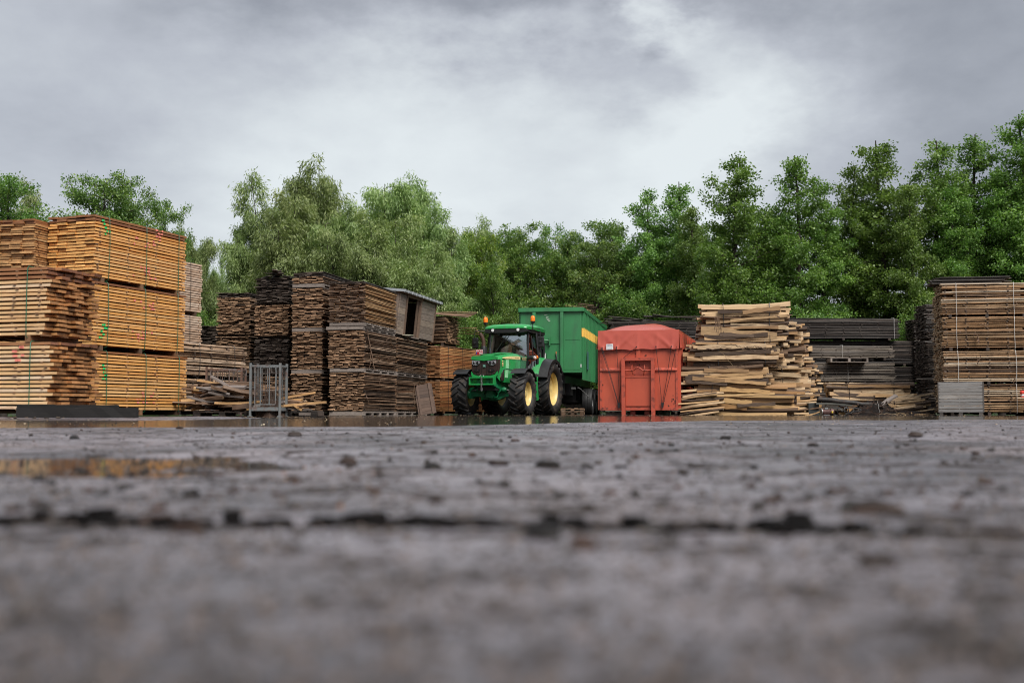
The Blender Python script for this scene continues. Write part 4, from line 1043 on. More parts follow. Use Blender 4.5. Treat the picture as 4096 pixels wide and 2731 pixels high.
# unit slabs are scaled to size
slabs_lib('dry', [M_FACE, M_LBARK]); slabs_lib('wet', [M_FACE2, M_LBARK])
def bundle(label, pl, pr, Y, z0, z1, depth, key, seed, straps=(-.5, .4), group='bundles of split logs and slabs', ang=-9.0, hmin=.06, hmax=.17, over=.16, tilt=3.2, big=(), nbig=7):
    r = random.Random(seed); xl, xr = gx(pl, Y), gx(pr, Y); L = (xr-xl)/math.cos(R(ang))
    t_ = thing('log_bundle', label, 'log bundle', ((xl+xr)/2, Y + depth/2, z0), R(ang), group)
    z = 0.0; H = z1-z0
    while z < H-.03:
        hgt = min(r.uniform(hmin, hmax), H-z)
        if H-z-hgt < .03: hgt = H-z
        y = -depth/2; first = True
        while y < depth/2-.08:
            wd = min(r.uniform(.14, .30), depth/2-y); me, kd = r.choice(SLAB[key])
            ll = L*r.uniform(.82, 1.0+over*.3); dx = r.uniform(-over, over)*.6
            o_ = bpy.data.objects.new('log_slab', me); col.objects.link(o_); o_.parent = t_
            zz = z + r.uniform(0, .008) + (0 if first else r.uniform(-.01, .03))
            o_.location = (dx, y + wd/2 + (r.uniform(-.08, .03) if first else 0), zz)
            hh = hgt*(r.uniform(.86, 1.08)); o_.scale = (ll, wd*1.02, hh)
            o_.rotation_euler = (0, R(r.uniform(-tilt, tilt))*.6, R(r.uniform(-2.5, 2.5)))
            if r.random() < .5 and kd == 0: o_.scale.x *= -1; o_.scale.y *= 1
            y += wd; first = False
            if r.random() < .12: # a shorter companion at the end
                pass
        z += hgt
    big = list(big)
    for k in range(nbig):
        w_ = r.uniform(.35, .8)*L; big.append((r.uniform(-.5, .5)*(L-w_), r.uniform(.08, .92)*H, w_, r.uniform(.07, .17), r.uniform(-5, 5)))
    for (x, z_, w_, h_, a_) in big:   # broad sawn or barky faces on the front
        x = max(-(L*1.04-w_)/2, min((L*1.04-w_)/2, x)); z_ = max(h_*.6, min(H-h_*.5, z_))
        b = MB(); m_ = 12
        pl_ = [(-w_/2 + w_*i/m_, h_*(.42 + .10*math.sin(i*.9+x*7) - .16*(i/m_)) + r.uniform(-.02, .02)*h_*2) for i in range(m_+1)]
        pl_ += [(w_/2 - w_*i/m_, -h_*(.46 - .14*(i/m_)*(1 if a_ < 0 else -.5) + .06*math.sin(i*1.3)) + r.uniform(-.02, .02)*h_*2) for i in range(m_+1)]
        b.prism(pl_, 'y', -.02, .02); b.build('broad_slab', r.choices((M_FACE if key == 'dry' else M_FACE2, M_LBARK), (6, 1))[0], t_, (x, -depth/2-r.uniform(.03, .11), z_), (R(r.uniform(-8, 8)), R(a_), 0))
    for x in straps:
        b = MB(); strap_path(b, x*L/2, depth+.10, H, r, .06, .011); b.build('strap', M_BSTRAP, t_, smooth=60)
    return t_
YE = 35.6
bundle('topmost bundle of pale split logs with a broad sawn slab on its front', 2812, 3165, YE+.1, 2.30, 3.52, 1.05, 'dry', 1, (-.45, .58), hmin=.06, hmax=.13,
       big=((-.15, .30, 2.35, .30, 4.5), (.55, 1.0, 1.15, .17, -7)), over=.15)
bundle('second bundle from the top of split logs with thick barky half rounds', 2766, 3140, YE, 1.555, 2.29, 1.05, 'dry', 2, (-.35, .62), over=.2)
bundle('third bundle of split logs with a wide pale slab bulging from its front', 2735, 3090, YE-.05, .965, 1.545, 1.05, 'dry', 3, (-.35, .45), big=((0.05, .20, 2.55, .26, 2.5),), over=.15)
bundle('lowest wet bundle of broad split logs on the ground right of the red container', 2790, 3190, YE-.1, 0.0, .955, 1.1, 'wet', 4, (-.62,), over=.28, hmin=.10, hmax=.19, tilt=3.5)
# bundles stepping back to the right behind
for k, (dx, dY, zz) in enumerate(((58, 1.25, ((0, .8), (.82, 1.5), (1.52, 2.2), (2.22, 3.05))), (80, 2.5, ((0, .85), (.87, 1.6), (1.62, 2.25), (2.27, 2.95))), (100, 3.8, ((0, .9), (.92, 1.7), (1.72, 2.45))))):
    for j, (a_, b_) in enumerate(zz):
        bundle(f'{["lowest","second","third","topmost"][j]} bundle of split log ends in the {["first","second","third"][k]} row behind the front logs', 2800+dx, 3150+dx+(20 if j < 2 else -8), YE+dY, a_, b_, 1.05, 'dry' if j else 'wet', 50+k*10+j, (.5,), over=.3,
               group='bundles of split logs behind the front ones')
# splayed pieces at the foot left and right of the log stack
for k in range(11):
    q = at(2730+sr.uniform(0, 40), 1640, YE-.25+.04*k); z_ = .02+k*.075
    o_ = link('log_slab', SLAB['dry'][k][0], None, (q.x+.35, q.y, z_), (0, R(sr.uniform(-9, -2)), R(-9+sr.uniform(-6, 6))), (1.3, .16, sr.uniform(.04, .08)))
    tag(o_, 'thin pale slab splayed out beside the red container', 'log slab', 'splayed slabs left of the lowest log bundle')
for k in range(12):
    q = at(3195+sr.uniform(-10, 40), 1640, YE+.3+.1*k); z_ = .05+k*.075
    o_ = link('log_slab', SLAB['dry'][k][0], None, (q.x-.3, q.y, z_), (0, R(sr.uniform(-8, 3)), R(-9+sr.uniform(-14, 8))), (sr.uniform(1.0, 1.5), .14, sr.uniform(.03, .07)))
    tag(o_, 'thin pale slab sticking out right of the lowest log bundle', 'log slab', 'splayed slabs right of the lowest log bundle')
q = at(2960, 1300, YE-.5)
for k in range(26):
    a0 = at(2800+k*14+sr.uniform(-20, 20), sr.choice((1262, 1300, 1378, 1388, 1462, 1395)), YE-.62); 
    strip(f'ragged brown bark strip {"low" if a0.z < 1.7 else "midway" if a0.z < 2.5 else "high"} between the split logs, {"left" if k < 9 else "middle" if k < 18 else "right"} part', a0, a0+Vector((sr.uniform(.1, .35), 0, sr.uniform(-.08, .03))), sr.uniform(.012, .03), .03, 300+k, group='bark strips between the split logs', mat=M_LBARK)
a0 = at(2868, 1265, YE-.66)
for k in range(12):
    strip('shaggy bark tuft hanging down the front of the topmost log bundle', a0+Vector((sr.uniform(-.07, .07), 0, 0)), a0+Vector((sr.uniform(-.12, .16), -.02, -sr.uniform(.3, .62))), .012, .02, 350+k, group='shaggy bark tuft')
a0 = at(2886, 1408, YE-.66); strip('thin pale splinter standing across the second log bundle', a0, at(2932, 1464, YE-.66), .009, .0, 377, cat='splinter', group=None, name='splinter', mat=M_FACE)

# --- pale slab bundle and clutter on the ground behind the puddle
YG = 37.4
bundle('bundle of pale bowed slabs lying before the black packs', 3312, 3655, YG, .52, 1.06, .8, 'dry', 71, (-.5, .55), over=.1, ang=-2, hmin=.10, hmax=.17)
bundle('lower dark bundle of slabs under the pale bowed slabs', 3390, 3690, YG+.05, 0.0, .51, .8, 'wet', 72, (), over=.3, ang=-3, hmin=.10, hmax=.17)
for k in range(14):
    q = at(3600+sr.uniform(-30, 70), 1640, YG-.5+.03*k); z_ = .10+k*.04
    o_ = link('log_slab', SLAB['dry'][k][0], None, (q.x, q.y, z_), (0, R(sr.uniform(-14, -2)), R(sr.uniform(-12, 12))), (sr.uniform(.8, 1.5), .12, sr.uniform(.04, .09)))
    tag(o_, 'pale slab fanned out at the right of the slab bundle', 'log slab', 'fanned slabs at the right of the slab bundle')
for k in range(16):
    q = at(3640+sr.uniform(-60, 60), 1640, 36+sr.uniform(-.4, .5))
    a0 = Vector((q.x, q.y, .02+sr.uniform(0, .05))); strip('thin pale splinter lying on the dark wet ground', a0, a0+Vector((sr.uniform(-.7, .7), sr.uniform(-.2, .2), sr.uniform(-.02, .05))), .009, 0, 400+k, cat='splinter', group='splinters on the ground by the crate', name='splinter', mat=M_FACE)
M_SOIL = paint('dark_soil', (0.013,0.010,0.009), .85, dirt=(0.07,0.036,0.022), dirt_amt=.9, scale=7, bump=.8, spec=.2)
heap('dark heap of wet soil and bark before the slab bundle', 'soil_heap', gx(3500, 36.4), 36.4, .85, .55, .45, M_SOIL, 9, 'soil')
heap('low dark soil heap running to the grey crate', 'soil_heap', gx(3640, 36.5), 36.6, .9, .6, .14, M_SOIL, 10, 'soil')
def log(label, a, b_, r0, r1, mat, seed):
    r = random.Random(seed); b = MB(); a, b_ = Vector(a), Vector(b_); P = []; rs = []
    for k in range(12):
        u = k/11; P.append(a.lerp(b_, u) + Vector((0, r.uniform(-.02, .02), r.uniform(-.015, .015)))); rs.append((r0+(r1-r0)*u)*r.uniform(.9, 1.1))
    b.tube(P, rs, 10); return tag(b.build('log', mat, smooth=50), label, 'log')
log('long blackened log lying across in front of the slab bundle', at(3265, 1596, 36.6), at(3515, 1622, 36.2), .10, .05, paint('burnt_bark', (0.02,0.017,0.016), .6, dirt=(0.10,0.06,0.04), dirt_amt=.8, scale=9, bump=.7), 3)
q = at(3540, 1600, 36.4)
loose('dark grey slab slanting up over the soil heap', (q.x, q.y-.2, .44), .75, .16, .05, (R(20), R(-32), R(6)), M_SCR[2])
q = at(3330, 1618, 35.9)
loose('mossy dark plank roofing the motor on the ground', (q.x, q.y, q.z), 1.15, .3, .05, (0, R(3), R(4)), wood('mossy_plank', [(0.05,0.055,0.045),(0.07,0.07,0.06)], rough=.6))
q = at(3250, 1640, 36.0); b = MB(); b.bevbox((0, 0, .2), (.34, .3, .40), .015)
tag(b.build('metal_box', paint('black_green_box', (0.028,0.030,0.028), .5, scale=6), None, (q.x, q.y, 0)), 'dark metal box standing beside the motor', 'box')
q = at(3248, 1654, 34.9); loose('orange batten tipped against the dark metal box', (q.x, q.y, .06), .48, .04, .03, (0, R(-14), .1), M_SCR[1])
q = at(3303, 1641, 35.2)
mo = thing('electric_motor', 'small dark electric motor with flanges on the wet ground', 'motor', (q.x, q.y, .115), R(8))
M_MOT = flat('motor_body', (0.10,0.05,0.045), .45, .3); M_MOTG = flat('motor_grey', (0.25,0.25,0.25), .4, .6)
b = MB(); b.lathe([(0, -.14), (.075, -.14), (.085, -.12), (.085, .12), (.075, .14), (0, .14)], 20, 'x'); 
for k in range(14): a = 2*math.pi*k/14; b.box((0, math.cos(a)*.088, math.sin(a)*.088), (.20, .008, .008))
b.build('body', M_MOT, mo, smooth=40)
b = MB(); b.lathe([(0, -.165), (.112, -.165), (.112, -.14), (0, -.14)], 20, 'x'); b.build('flange', M_MOTG, mo, smooth=40)
b = MB(); b.lathe([(0, .14), (.10, .145), (.105, .22), (.08, .25), (0, .25)], 20, 'x'); b.build('fan_cover', M_MOT, mo, smooth=40)
b = MB(); b.bevbox((0, -.03, .10), (.11, .09, .05), .01); b.build('terminal_box', M_MOTG, mo)
b = MB(); b.box((.17, -.1065, 0), (.05, .003, .06)); b.build('yellow_sticker', flat('sticker', (0.55,0.40,0.05), .5), mo)
b = MB(); b.box((0, 0, -.10), (.2, .15, .02)); b.build('foot', M_MOTG, mo)
b = MB(); P = []
for k in range(90):
    u = k/89; a = u*2*math.pi*4.3
    P.append((q.x + .32 + u*.55 + .17*math.cos(a)*(1+.3*math.sin(u*9)), q.y-.05+.12*math.sin(a*.7), .12 + .10*math.sin(a)*(1+.5*math.sin(u*5)) + .06*u))
b.tube(P, .012, 6); tag(b.build('hose', flat('black_hose', (0.05,0.05,0.052), .45), smooth=60), 'tangled black hose coiled right of the motor', 'hose')
q = at(3520, 1610, 35.9); strip('white bent strap end curling over the soil heap', at(3508, 1606, 35.8), at(3518, 1648, 35.7), .014, .05, 500, cat='strap', group=None, name='strap_end', mat=M_WSTRAP)

for k in range(22):
    q = at(3420+sr.uniform(0, 190), 1640, 35.9+sr.uniform(-.2, .3)); a0 = Vector((q.x, q.y, sr.uniform(.05, .4)))
    strip(f'dark bark strip tangled on the soil heap, {"left" if k < 8 else "middle" if k < 15 else "right"} part', a0, a0+Vector((sr.uniform(-.4, .4), sr.uniform(-.1, .1), sr.uniform(-.1, .12))), sr.uniform(.012, .035), .02, 600+k, group='bark strips on the soil heap', mat=M_BARK)
# ------------------------------------------------------------------ tractor
GRN = (0.018, 0.30, 0.072)
M_TG = paint('tractor_green', GRN, .30, coat=.35, dirt=(0.06,0.13,0.06), dirt_amt=.55, scale=5)
M_TGD = paint('chassis_green', (0.012,0.20,0.075), .4, dirt=(0.02,0.045,0.03), dirt_amt=.7, scale=6)
M_YEL = paint('rim_yellow', (0.70,0.53,0.20), .40, dirt=(0.26,0.19,0.10), dirt_amt=.6, scale=4.5)
M_STRIPE = flat('stripe_yellow', (0.85,0.70,0.32), .4)
M_BLK = flat('black_plastic', (0.014,0.014,0.015), .45); M_BLKG = flat('black_gloss', (0.013,0.013,0.014), .36)
M_GRILL = paint('grille', (0.030,0.016,0.013), .5, scale=20)
M_TYRE = paint('tyre_rubber', (0.017,0.017,0.018), .55, dirt=(0.10,0.075,0.056), dirt_amt=.85, scale=5.5, bump=.1)
M_CHR = flat('lamp_chrome', (0.80,0.82,0.84), .12, 1.0); M_LENS = flat('lamp_lens', (0.36,0.37,0.39), .10, .4)
M_AMB = flat('amber_lens', (0.90,0.20,0.015), .15); M_WHT = flat('white_part', (0.78,0.78,0.78), .3)
M_RUSTP = paint('rust_pipe', (0.06,0.026,0.016), .6, dirt=(0.02,0.012,0.01), scale=12)
M_PLATE = flat('plate_red', (0.42,0.012,0.022), .35); M_PBLUE = flat('plate_blue', (0.01,0.03,0.30), .35)
M_STEEL = flat('worn_steel', (0.35,0.34,0.33), .35, .9)
def glassmat(name, tint, refl, rough=.03):
    m = bpy.data.materials.new(name); m.use_nodes = True; t = m.node_tree; t.nodes.clear(); N = NT(t)
    tr = N.n('ShaderNodeBsdfTransparent'); tr.inputs[0].default_value = (*tint, 1)
    gl = N.n('ShaderNodeBsdfGlossy'); gl.inputs['Roughness'].default_value = rough; gl.inputs[0].default_value = (.9, .95, .97, 1)
    fr = N.n('ShaderNodeFresnel'); fr.inputs[0].default_value = 1.5
    mx = N.n('ShaderNodeMixShader'); N.l(N.math('ADD', fr.outputs[0], refl, clamp=True), mx.inputs[0])
    N.l(tr.outputs[0], mx.inputs[1]); N.l(gl.outputs[0], mx.inputs[2])
    o = N.n('ShaderNodeOutputMaterial'); N.l(mx.outputs[0], o.inputs[0]); return m
M_GLASS = glassmat('side_glass', (.66, .74, .70), .02)
M_WSCR = glassmat('windscreen_glass', (.66, .73, .71), .34)

TR = thing('tractor', 'green farm tractor with yellow wheels parked beside the lumber', 'tractor', (-.585, 36.85, -.004), R(-20))
RF, RR_ = .70, .905           # tyre radii
YR = 2.66                      # rear axle behind the front one
def tyre_mesh(Rt, w, rim, lugs, lugh, name):
    b = MB(); h = w/2
    prof = [(rim, -h*.62), (rim+.03, -h*.80), (rim+(Rt-rim)*.42, -h*1.0), (Rt-.11, -h*.97), (Rt-.072, -h*.90), (Rt-.056, -h*.5), (Rt-.050, 0),
            (Rt-.056, h*.5), (Rt-.072, h*.90), (Rt-.11, h*.97), (rim+(Rt-rim)*.42, h*1.0), (rim+.03, h*.80), (rim, h*.62)]
    b.lathe(prof, 64, 'x')
    for sgn in (-1, 1):
        for k in range(lugs):
            a0 = 2*math.pi*(k + (.5 if sgn > 0 else 0))/lugs
            sec = []
            n_ = 6
            for i in range(n_):
                u = i/(n_-1); x = sgn*(-.02*w + u*h*1.0); da = .46*(u**1.25)*(2*math.pi/lugs)*1.7
                a = a0 + da
                rb = Rt - .058 - (.05 if u > .85 else (.012 if u > .6 else 0)); rt = Rt - (.018 if u > .85 else 0)
                wd = (.021 + .012*u)/Rt
                for (dd, rr) in ((-wd*1.35, rb-.012), (wd*1.35, rb-.012), (wd, rt), (-wd, rt)):
                    aa = a + dd; sec.append((x, -math.cos(aa)*rr, math.sin(aa)*rr))
            F = []
            for i in range(n_-1):
                for j in range(4):
                    q = (i*4+j, i*4+(j+1) % 4, i*4+4+(j+1) % 4, i*4+4+j); F.append(q if sgn < 0 else q[::-1])
            e0, e1 = (0, 1, 2, 3), tuple((n_-1)*4+j for j in (3, 2, 1, 0))
            F += [e0, e1] if sgn > 0 else [e0[::-1], e1[::-1]]
            b.add(sec, F)
    return b.mesh(name, M_TYRE, 35)
def rim_mesh(rim, w, dish, name, out=1):
    b = MB(); h = w/2; o = out
    prof = [(rim+.012, -h*.64*o), (rim+.028, -h*.70*o), (rim-.005, -h*.68*o), (rim-.03, -h*.5*o), (rim-.045, 0), (rim-.03, h*.45*o), (rim-.008, h*.60*o), (rim+.006, h*.66*o), (rim+.028, h*.70*o), (rim+.012, h*.62*o)]
    b.lathe(prof, 48, 'x')
    d = dish*o
    b.lathe([(rim-.036, d+.04*o), (rim*.82, d+.06*o), (rim*.70, d+.015*o), (rim*.50, d), (rim*.44, d+.03*o), (rim*.30, d+.035*o), (.10, d+.04*o), (.095, d+.10*o), (0.0, d+.11*o)], 48, 'x')
    for k in range(8):
        a = 2*math.pi*k/8; b.lathe([(0, d+.065*o), (.017, d+.065*o), (.017, d+.03*o)], 6, 'x', (0, math.cos(a)*rim*.36, math.sin(a)*rim*.36))
    return b.mesh(name, M_YEL, 35)
TF = tyre_mesh(RF, .53, .375, 18, .04, 'front_tyre'); TRR = tyre_mesh(RR_, .60, .55, 20, .05, 'rear_tyre')
for sx in (-1, 1):
    for (y, z, Rt, w, rim, tm, xc, dish, nm) in ((0, RF-.004, RF, .53, .375, TF, .985, .02, 'front_wheel'), (YR, RR_-.004, RR_, .60, .55, TRR, .95, -.02, 'rear_wheel')):
        wh = thing(nm, None, None, (sx*xc, y, z)); wh.parent = TR
        ty = link('tyre', tm, wh, (0, 0, 0), (rnd.uniform(0, 6), 0, 0 if sx > 0 else math.pi))
        link('rim', rim_mesh(rim, w, dish, 'rim', sx), wh)
# hood: loft of cross sections
b = MB()
def hsec(y, hw, zb, zt, crown, sh=.10):
    L_ = [(-hw*.97, zb), (-hw, zb+.25), (-hw*1.0, zt-sh*1.9), (-hw*.95, zt-sh*1.0), (-hw*.82, zt-sh*.35), (-hw*.58, zt-.01), (-hw*.42, zt+crown*.35), (0, zt+crown),]
    Rr = [(-x, z) for (x, z) in L_[:-1]][::-1]
    return [(x, y, z) for (x, z) in L_ + Rr]
secs = [hsec(-.80, .39, 1.26, 1.845, .01), hsec(-.775, .425, 1.20, 1.89, .015), hsec(-.60, .445, 1.10, 1.92, .02), hsec(-.2, .455, 1.06, 1.965, .03), hsec(.4, .46, 1.06, 2.03, .035), hsec(1.0, .465, 1.10, 2.07, .03), hsec(1.30, .45, 1.14, 2.07, .02)]
k = len(secs[0]); V = [q for s_ in secs for q in s_]
F = [(i*k+j, i*k+j+1, (i+1)*k+j+1, (i+1)*k+j) for i in range(len(secs)-1) for j in range(k-1)] + [tuple(range(k)), tuple(range((len(secs)-1)*k, len(secs)*k))[::-1]]
b.add(V, F); hood = b.build('hood', M_TG, TR, smooth=28, fixn=True)
# raised centre panel on the hood top and the green brow over the lamps
b = MB(); b.prism([(-.27, -.5), (.27, -.5), (.31, .95), (-.31, .95)], 'z', 0, .012); ob = b.build('hood_panel', M_TG, hood, (0, 0, 1.99), (R(4), 0, 0))
b = MB()
br = [(-.43, 1.78), (-.43, 1.85), (-.37, 1.895), (.37, 1.895), (.43, 1.85), (.43, 1.78), (.1, 1.745), (0, 1.735), (-.1, 1.745)]
b.prism(br, 'y', -.90, -.78); b.build('brow', M_TG, hood)
# black grille face
gp = [(-.40, 1.775), (-.10, 1.742), (0, 1.735), (.10, 1.742), (.40, 1.775), (.425, 1.60), (.42, 1.42), (.36, 1.33), (.22, 1.285), (-.22, 1.285), (-.36, 1.33), (-.42, 1.42), (-.425, 1.60)]
b = MB(); b.prism(gp, 'y', -.858, -.79); gr_ = b.build('grille', M_GRILL, hood)
for x in (-.26, -.17, -.085, .085, .17, .26):
    b = MB(); b.box((x, -.862, 1.44 if abs(x) > .1 else 1.52), (.008, .012, .28 if abs(x) > .1 else .44)); b.build('grille_bar', M_BLKG, gr_)
for sx in (-1, 1):
    b = MB(); b.prism([(sx*.13, 1.475), (sx*.33, 1.475), (sx*.36, 1.43), (sx*.30, 1.395), (sx*.16, 1.395)], 'y', -.885, -.85); b.build('tow_pocket', M_BLKG, gr_, fixn=True)
    b = MB(); b.box((sx*.22, -.888, 1.43), (.035, .01, .03)); b.build('fog_lamp', M_CHR, gr_)
    # side grille wrap
    b = MB(); b.prism([(-.80, 1.775), (-.60, 1.79), (-.615, 1.55), (-.70, 1.42), (-.80, 1.34)], 'x', sx*.425, sx*.455); b.build('side_grille', M_GRILL, hood, fixn=True)
    b = MB(); b.prism([(-.62, 1.20), (-.42, 1.42), (-.30, 1.50), (-.30, 1.14), (-.55, 1.10)], 'x', sx*.44, sx*.470); b.build('lower_screen', M_GRILL, hood, fixn=True)
    # headlamps
    hp = [(sx*.405, 1.745), (sx*.125, 1.715), (sx*.165, 1.635), (sx*.21, 1.60), (sx*.34, 1.60), (sx*.40, 1.645)]
    b = MB(); b.prism(hp, 'y', -.892, -.85); hl = b.build('headlight', M_LENS, hood, fixn=True)
    b = MB()
    for i in range(len(hp)): b.tube([(hp[i][0], -.893, hp[i][1]), (hp[(i+1) % 6][0], -.893, hp[(i+1) % 6][1])], .005, 6)
    b.build('lamp_bezel', M_CHR, hl)
    for (x, r_) in ((.215, .052), (.335, .044)):
        b = MB(); b.lathe([(r_, -.905), (r_*.93, -.912), (r_*.82, -.90), (r_*.4, -.896), (0, -.905)], 24, 'y', (sx*x, 0, 1.665)); b.build('lamp_reflector', M_CHR, hl, smooth=40)
        b = MB(); b.lathe([(r_*.80, -.903), (r_*.5, -.908), (0, -.910)], 20, 'y', (sx*x, 0, 1.665)); b.build('lamp_core', M_BLKG, hl, smooth=40)
    # yellow stripe along the hood side, with small dark model marks
    b = MB(); b.prism([(-.42, 1.832), (-.25, 1.868), (.3, 1.925), (1.0, 1.955), (1.22, 1.95), (1.22, 1.86), (.9, 1.845), (.3, 1.84), (-.2, 1.82)], 'x', sx*.425, sx*.473); stp = b.build('yellow_stripe', M_STRIPE, hood, fixn=True)
    b = MB()
    for i, wch in enumerate((.07, .05, .06, .07, .05)): b.box((sx*.474, .72+i*.085, 1.895), (.003, wch, .045))
    b.build('stripe_marks', flat('stripe_dark', (0.30,0.25,0.10), .5), stp)
    # louvres
    for (z0, z1, y0) in ((1.52, 1.80, -.12), (1.22, 1.48, -.18)):
        for i in range(3):
            b = MB(); yy = y0 + i*.095
            b.prism([(yy, z0), (yy+.014, z0), (yy+.050, z1), (yy+.036, z1)], 'x', sx*.45, sx*.475); b.build('louvre', flat('louvre_pale', (0.35,0.62,0.40), .3) if i == 0 else bpy.data.materials['louvre_pale'], hood, fixn=True)
    b = MB(); b.tube([(sx*.468, -.55, 1.35), (sx*.472, -.40, 1.48), (sx*.474, -.1, 1.51), (sx*.474, .5, 1.50), (sx*.472, 1.2, 1.47)], .010, 6); b.build('panel_groove', M_TGD, hood, smooth=60)
    b = MB(); b.box((sx*.472, -.46, 1.74), (.003, .10, .035)); b.box((sx*.472, -.45, 1.64), (.003, .11, .12)); b.build('warning_sticker', flat('sticker_cream', (0.72,0.52,0.22), .5), hood)
    b = MB(); b.box((sx*.474, -.45, 1.62), (.003, .06, .025)); b.build('sticker_print', M_BLK, hood)
# green chin under the grille
b = MB(); ch = [(-.44, 1.40), (-.37, 1.30), (-.22, 1.262), (.22, 1.262), (.37, 1.30), (.44, 1.40), (.44, 1.28), (.38, 1.20), (.28, 1.13), (-.28, 1.13), (-.38, 1.20), (-.44, 1.28)]
b.prism(ch, 'y', -.872, -.76); b.build('chin', M_TG, hood, fixn=True)
# badge
b = MB(); b.bevbox((0, -.875, 1.565), (.085, .016, .085), .007); bd = b.build('badge', flat('badge_teal', (0.10,0.30,0.27), .3), hood)
b = MB(); b.bevbox((0, -.880, 1.565), (.066, .014, .066), .006); b.build('badge_field', flat('badge_green', (0.02,0.10,0.06), .3), bd)
b = MB(); b.prism([(-.026, -.004), (-.008, .006), (.012, .004), (.024, .018), (.020, -.002), (.026, -.018), (.014, -.008), (-.006, -.008), (-.02, -.02), (-.014, -.006)], 'y', -.890, -.886)
b.build('badge_deer', flat('badge_silver', (0.55,0.72,0.66), .3), bd, (0, 0, 1.565))
# engine block behind the side panels, black
b = MB(); b.box((0, .3, 1.05), (.62, 1.9, .5)); b.build('engine_block', M_BLK, TR)
# front ballast bracket
br_ = thing('front_bracket', None, None); br_.parent = TR
b = MB()
for z in (1.20, .985): b.box((0, -1.02, z), (.84, .20, .035))
for x in (-.405, .405): b.box((x, -1.02, 1.0925), (.03, .20, .18))
b.box((0, -.93, 1.0925), (.78, .02, .18)); b.build('bracket_frame', M_TG, br_)
for x in (-.16, .16):
    b = MB(); b.lathe([(0, -.99), (.045, -.985), (.055, -.96), (.06, -.94)], 10, 'y', (x, 0, 1.03)); b.box((x, -.955, 1.10), (.13, .03, .12), None, 0, (.6, 1)); b.build('hitch_lug', M_TGD, br_)
b = MB(); b.tube([(0, -1.125, .78), (0, -1.125, 1.235)], .016, 8); b.tube([(-.045, -1.12, 1.235), (-.035, -1.10, 1.285), (.085, -1.10, 1.285), (.075, -1.12, 1.235)], .009, 6); b.build('hitch_pin', M_STEEL, br_, smooth=40)
b = MB()
for i in range(16): b.box((.035+.012*math.sin(i*1.1), -1.13, 1.20-i*.028), (.014, .012, .022), rz3(i*1.4))
b.build('chain', M_STEEL, br_)
for sx in (-1, 1):
    b = MB(); b.prism([(-.93, 1.16), (-.93, .96), (-.3, .84), (1.2, .84), (1.2, 1.12), (-.2, 1.14)], 'x', sx*.24, sx*.33); b.build('frame_rail', M_TGD, TR, fixn=True)
    for i in range(4):
        b = MB(); b.lathe([(0, 0), (.022, 0), (.022, .016), (0, .016)], 6, 'x', (sx*.33 if sx > 0 else -.346, -.75+i*.17, 1.04-.01*i)); b.build('rail_bolt', M_BLK, TR)
# front axle with suspension
axl = thing('front_axle', None, None, (0, 0, 0)); axl.parent = TR
b = MB(); b.prism([(-.80, .60), (-.80, .78), (-.45, .74), (-.22, .78), (.22, .78), (.45, .74), (.80, .78), (.80, .60), (.45, .62), (.22, .52), (-.22, .52), (-.45, .62)], 'y', -.11, .12); b.build('axle_beam', M_TGD, axl, fixn=True)
b = MB(); b.lathe([(0, -.30), (.09, -.29), (.14, -.22), (.17, -.1), (.17, .2), (0, .3)], 16, 'y', (.0, 0, .64)); b.build('differential', M_TGD, axl, smooth=40)
b = MB(); b.prism([(-.06, .96), (.06, .96), (.14, .62), (.10, .58), (-.10, .58), (-.14, .62)], 'y', -.36, -.22); b.build('pivot_plate', M_TGD, axl, fixn=True)
for sx in (-1, 1):
    b = MB(); b.prism([(sx*.14, .98), (sx*.30, .98), (sx*.34, .78), (sx*.26, .70), (sx*.19, .76)], 'y', -.30, -.18); b.build('link_arm', M_TGD, axl, fixn=True)
    b = MB(); b.lathe([(0, -.10), (.05, -.09), (.085, -.03), (.085, .03), (.05, .09), (0, .10)], 14, 'x', (sx*.42, -.20, .83)); b.build('accumulator', M_TGD, axl, smooth=40)
    b = MB(); b.tube([(sx*.45, -.2, .83), (sx*.72, -.16, .80)], .022, 8); b.build('steering_rod', M_STEEL, axl, smooth=40)
    b = MB(); b.tube([(sx*.30, -.24, .86), (sx*.22, -.27, .60), (sx*.12, -.28, .58)], .018, 6); b.build('hook_link', M_TGD, axl, smooth=40)
    b = MB(); b.prism([(-.12, .55), (.14, .55), (.14, .86), (.04, .92), (-.10, .86)], 'x', sx*.70, sx*.82); b.lathe([(0, sx*.80), (.13, sx*.80), (.15, sx*.86), (.15, sx*.95), (0, sx*.96)], 18, 'x', (0, 0, .70)); b.build('wheel_hub', M_TGD, axl, fixn=True)
    # front mudguard
    b = MB(); A0, A1 = R(52), R(150)
    def mg(i, j):
        a = A0 + (A1-A0)*i; r_ = .80
        return (sx*(.74 + .50*j), -math.cos(a)*r_, .70 + math.sin(a)*r_*1.02)
    b.grid(mg, 14, 3); b.grid(lambda i, j: tuple(Vector(mg(i, j)) + Vector((0, 0, -.012))), 14, 3)
    b.grid(lambda i, j: tuple(Vector(mg(i, 1)) + Vector((0, 0, -.03*j))), 14, 1); b.build('front_mudguard', M_BLKG, TR, smooth=40)
    b = MB(); b.tube([(sx*.70, .15, .80), (sx*.72, .25, 1.3), (sx*.95, .12, 1.48)], .022, 6); b.build('mudguard_stay', M_BLK, TR, smooth=40)
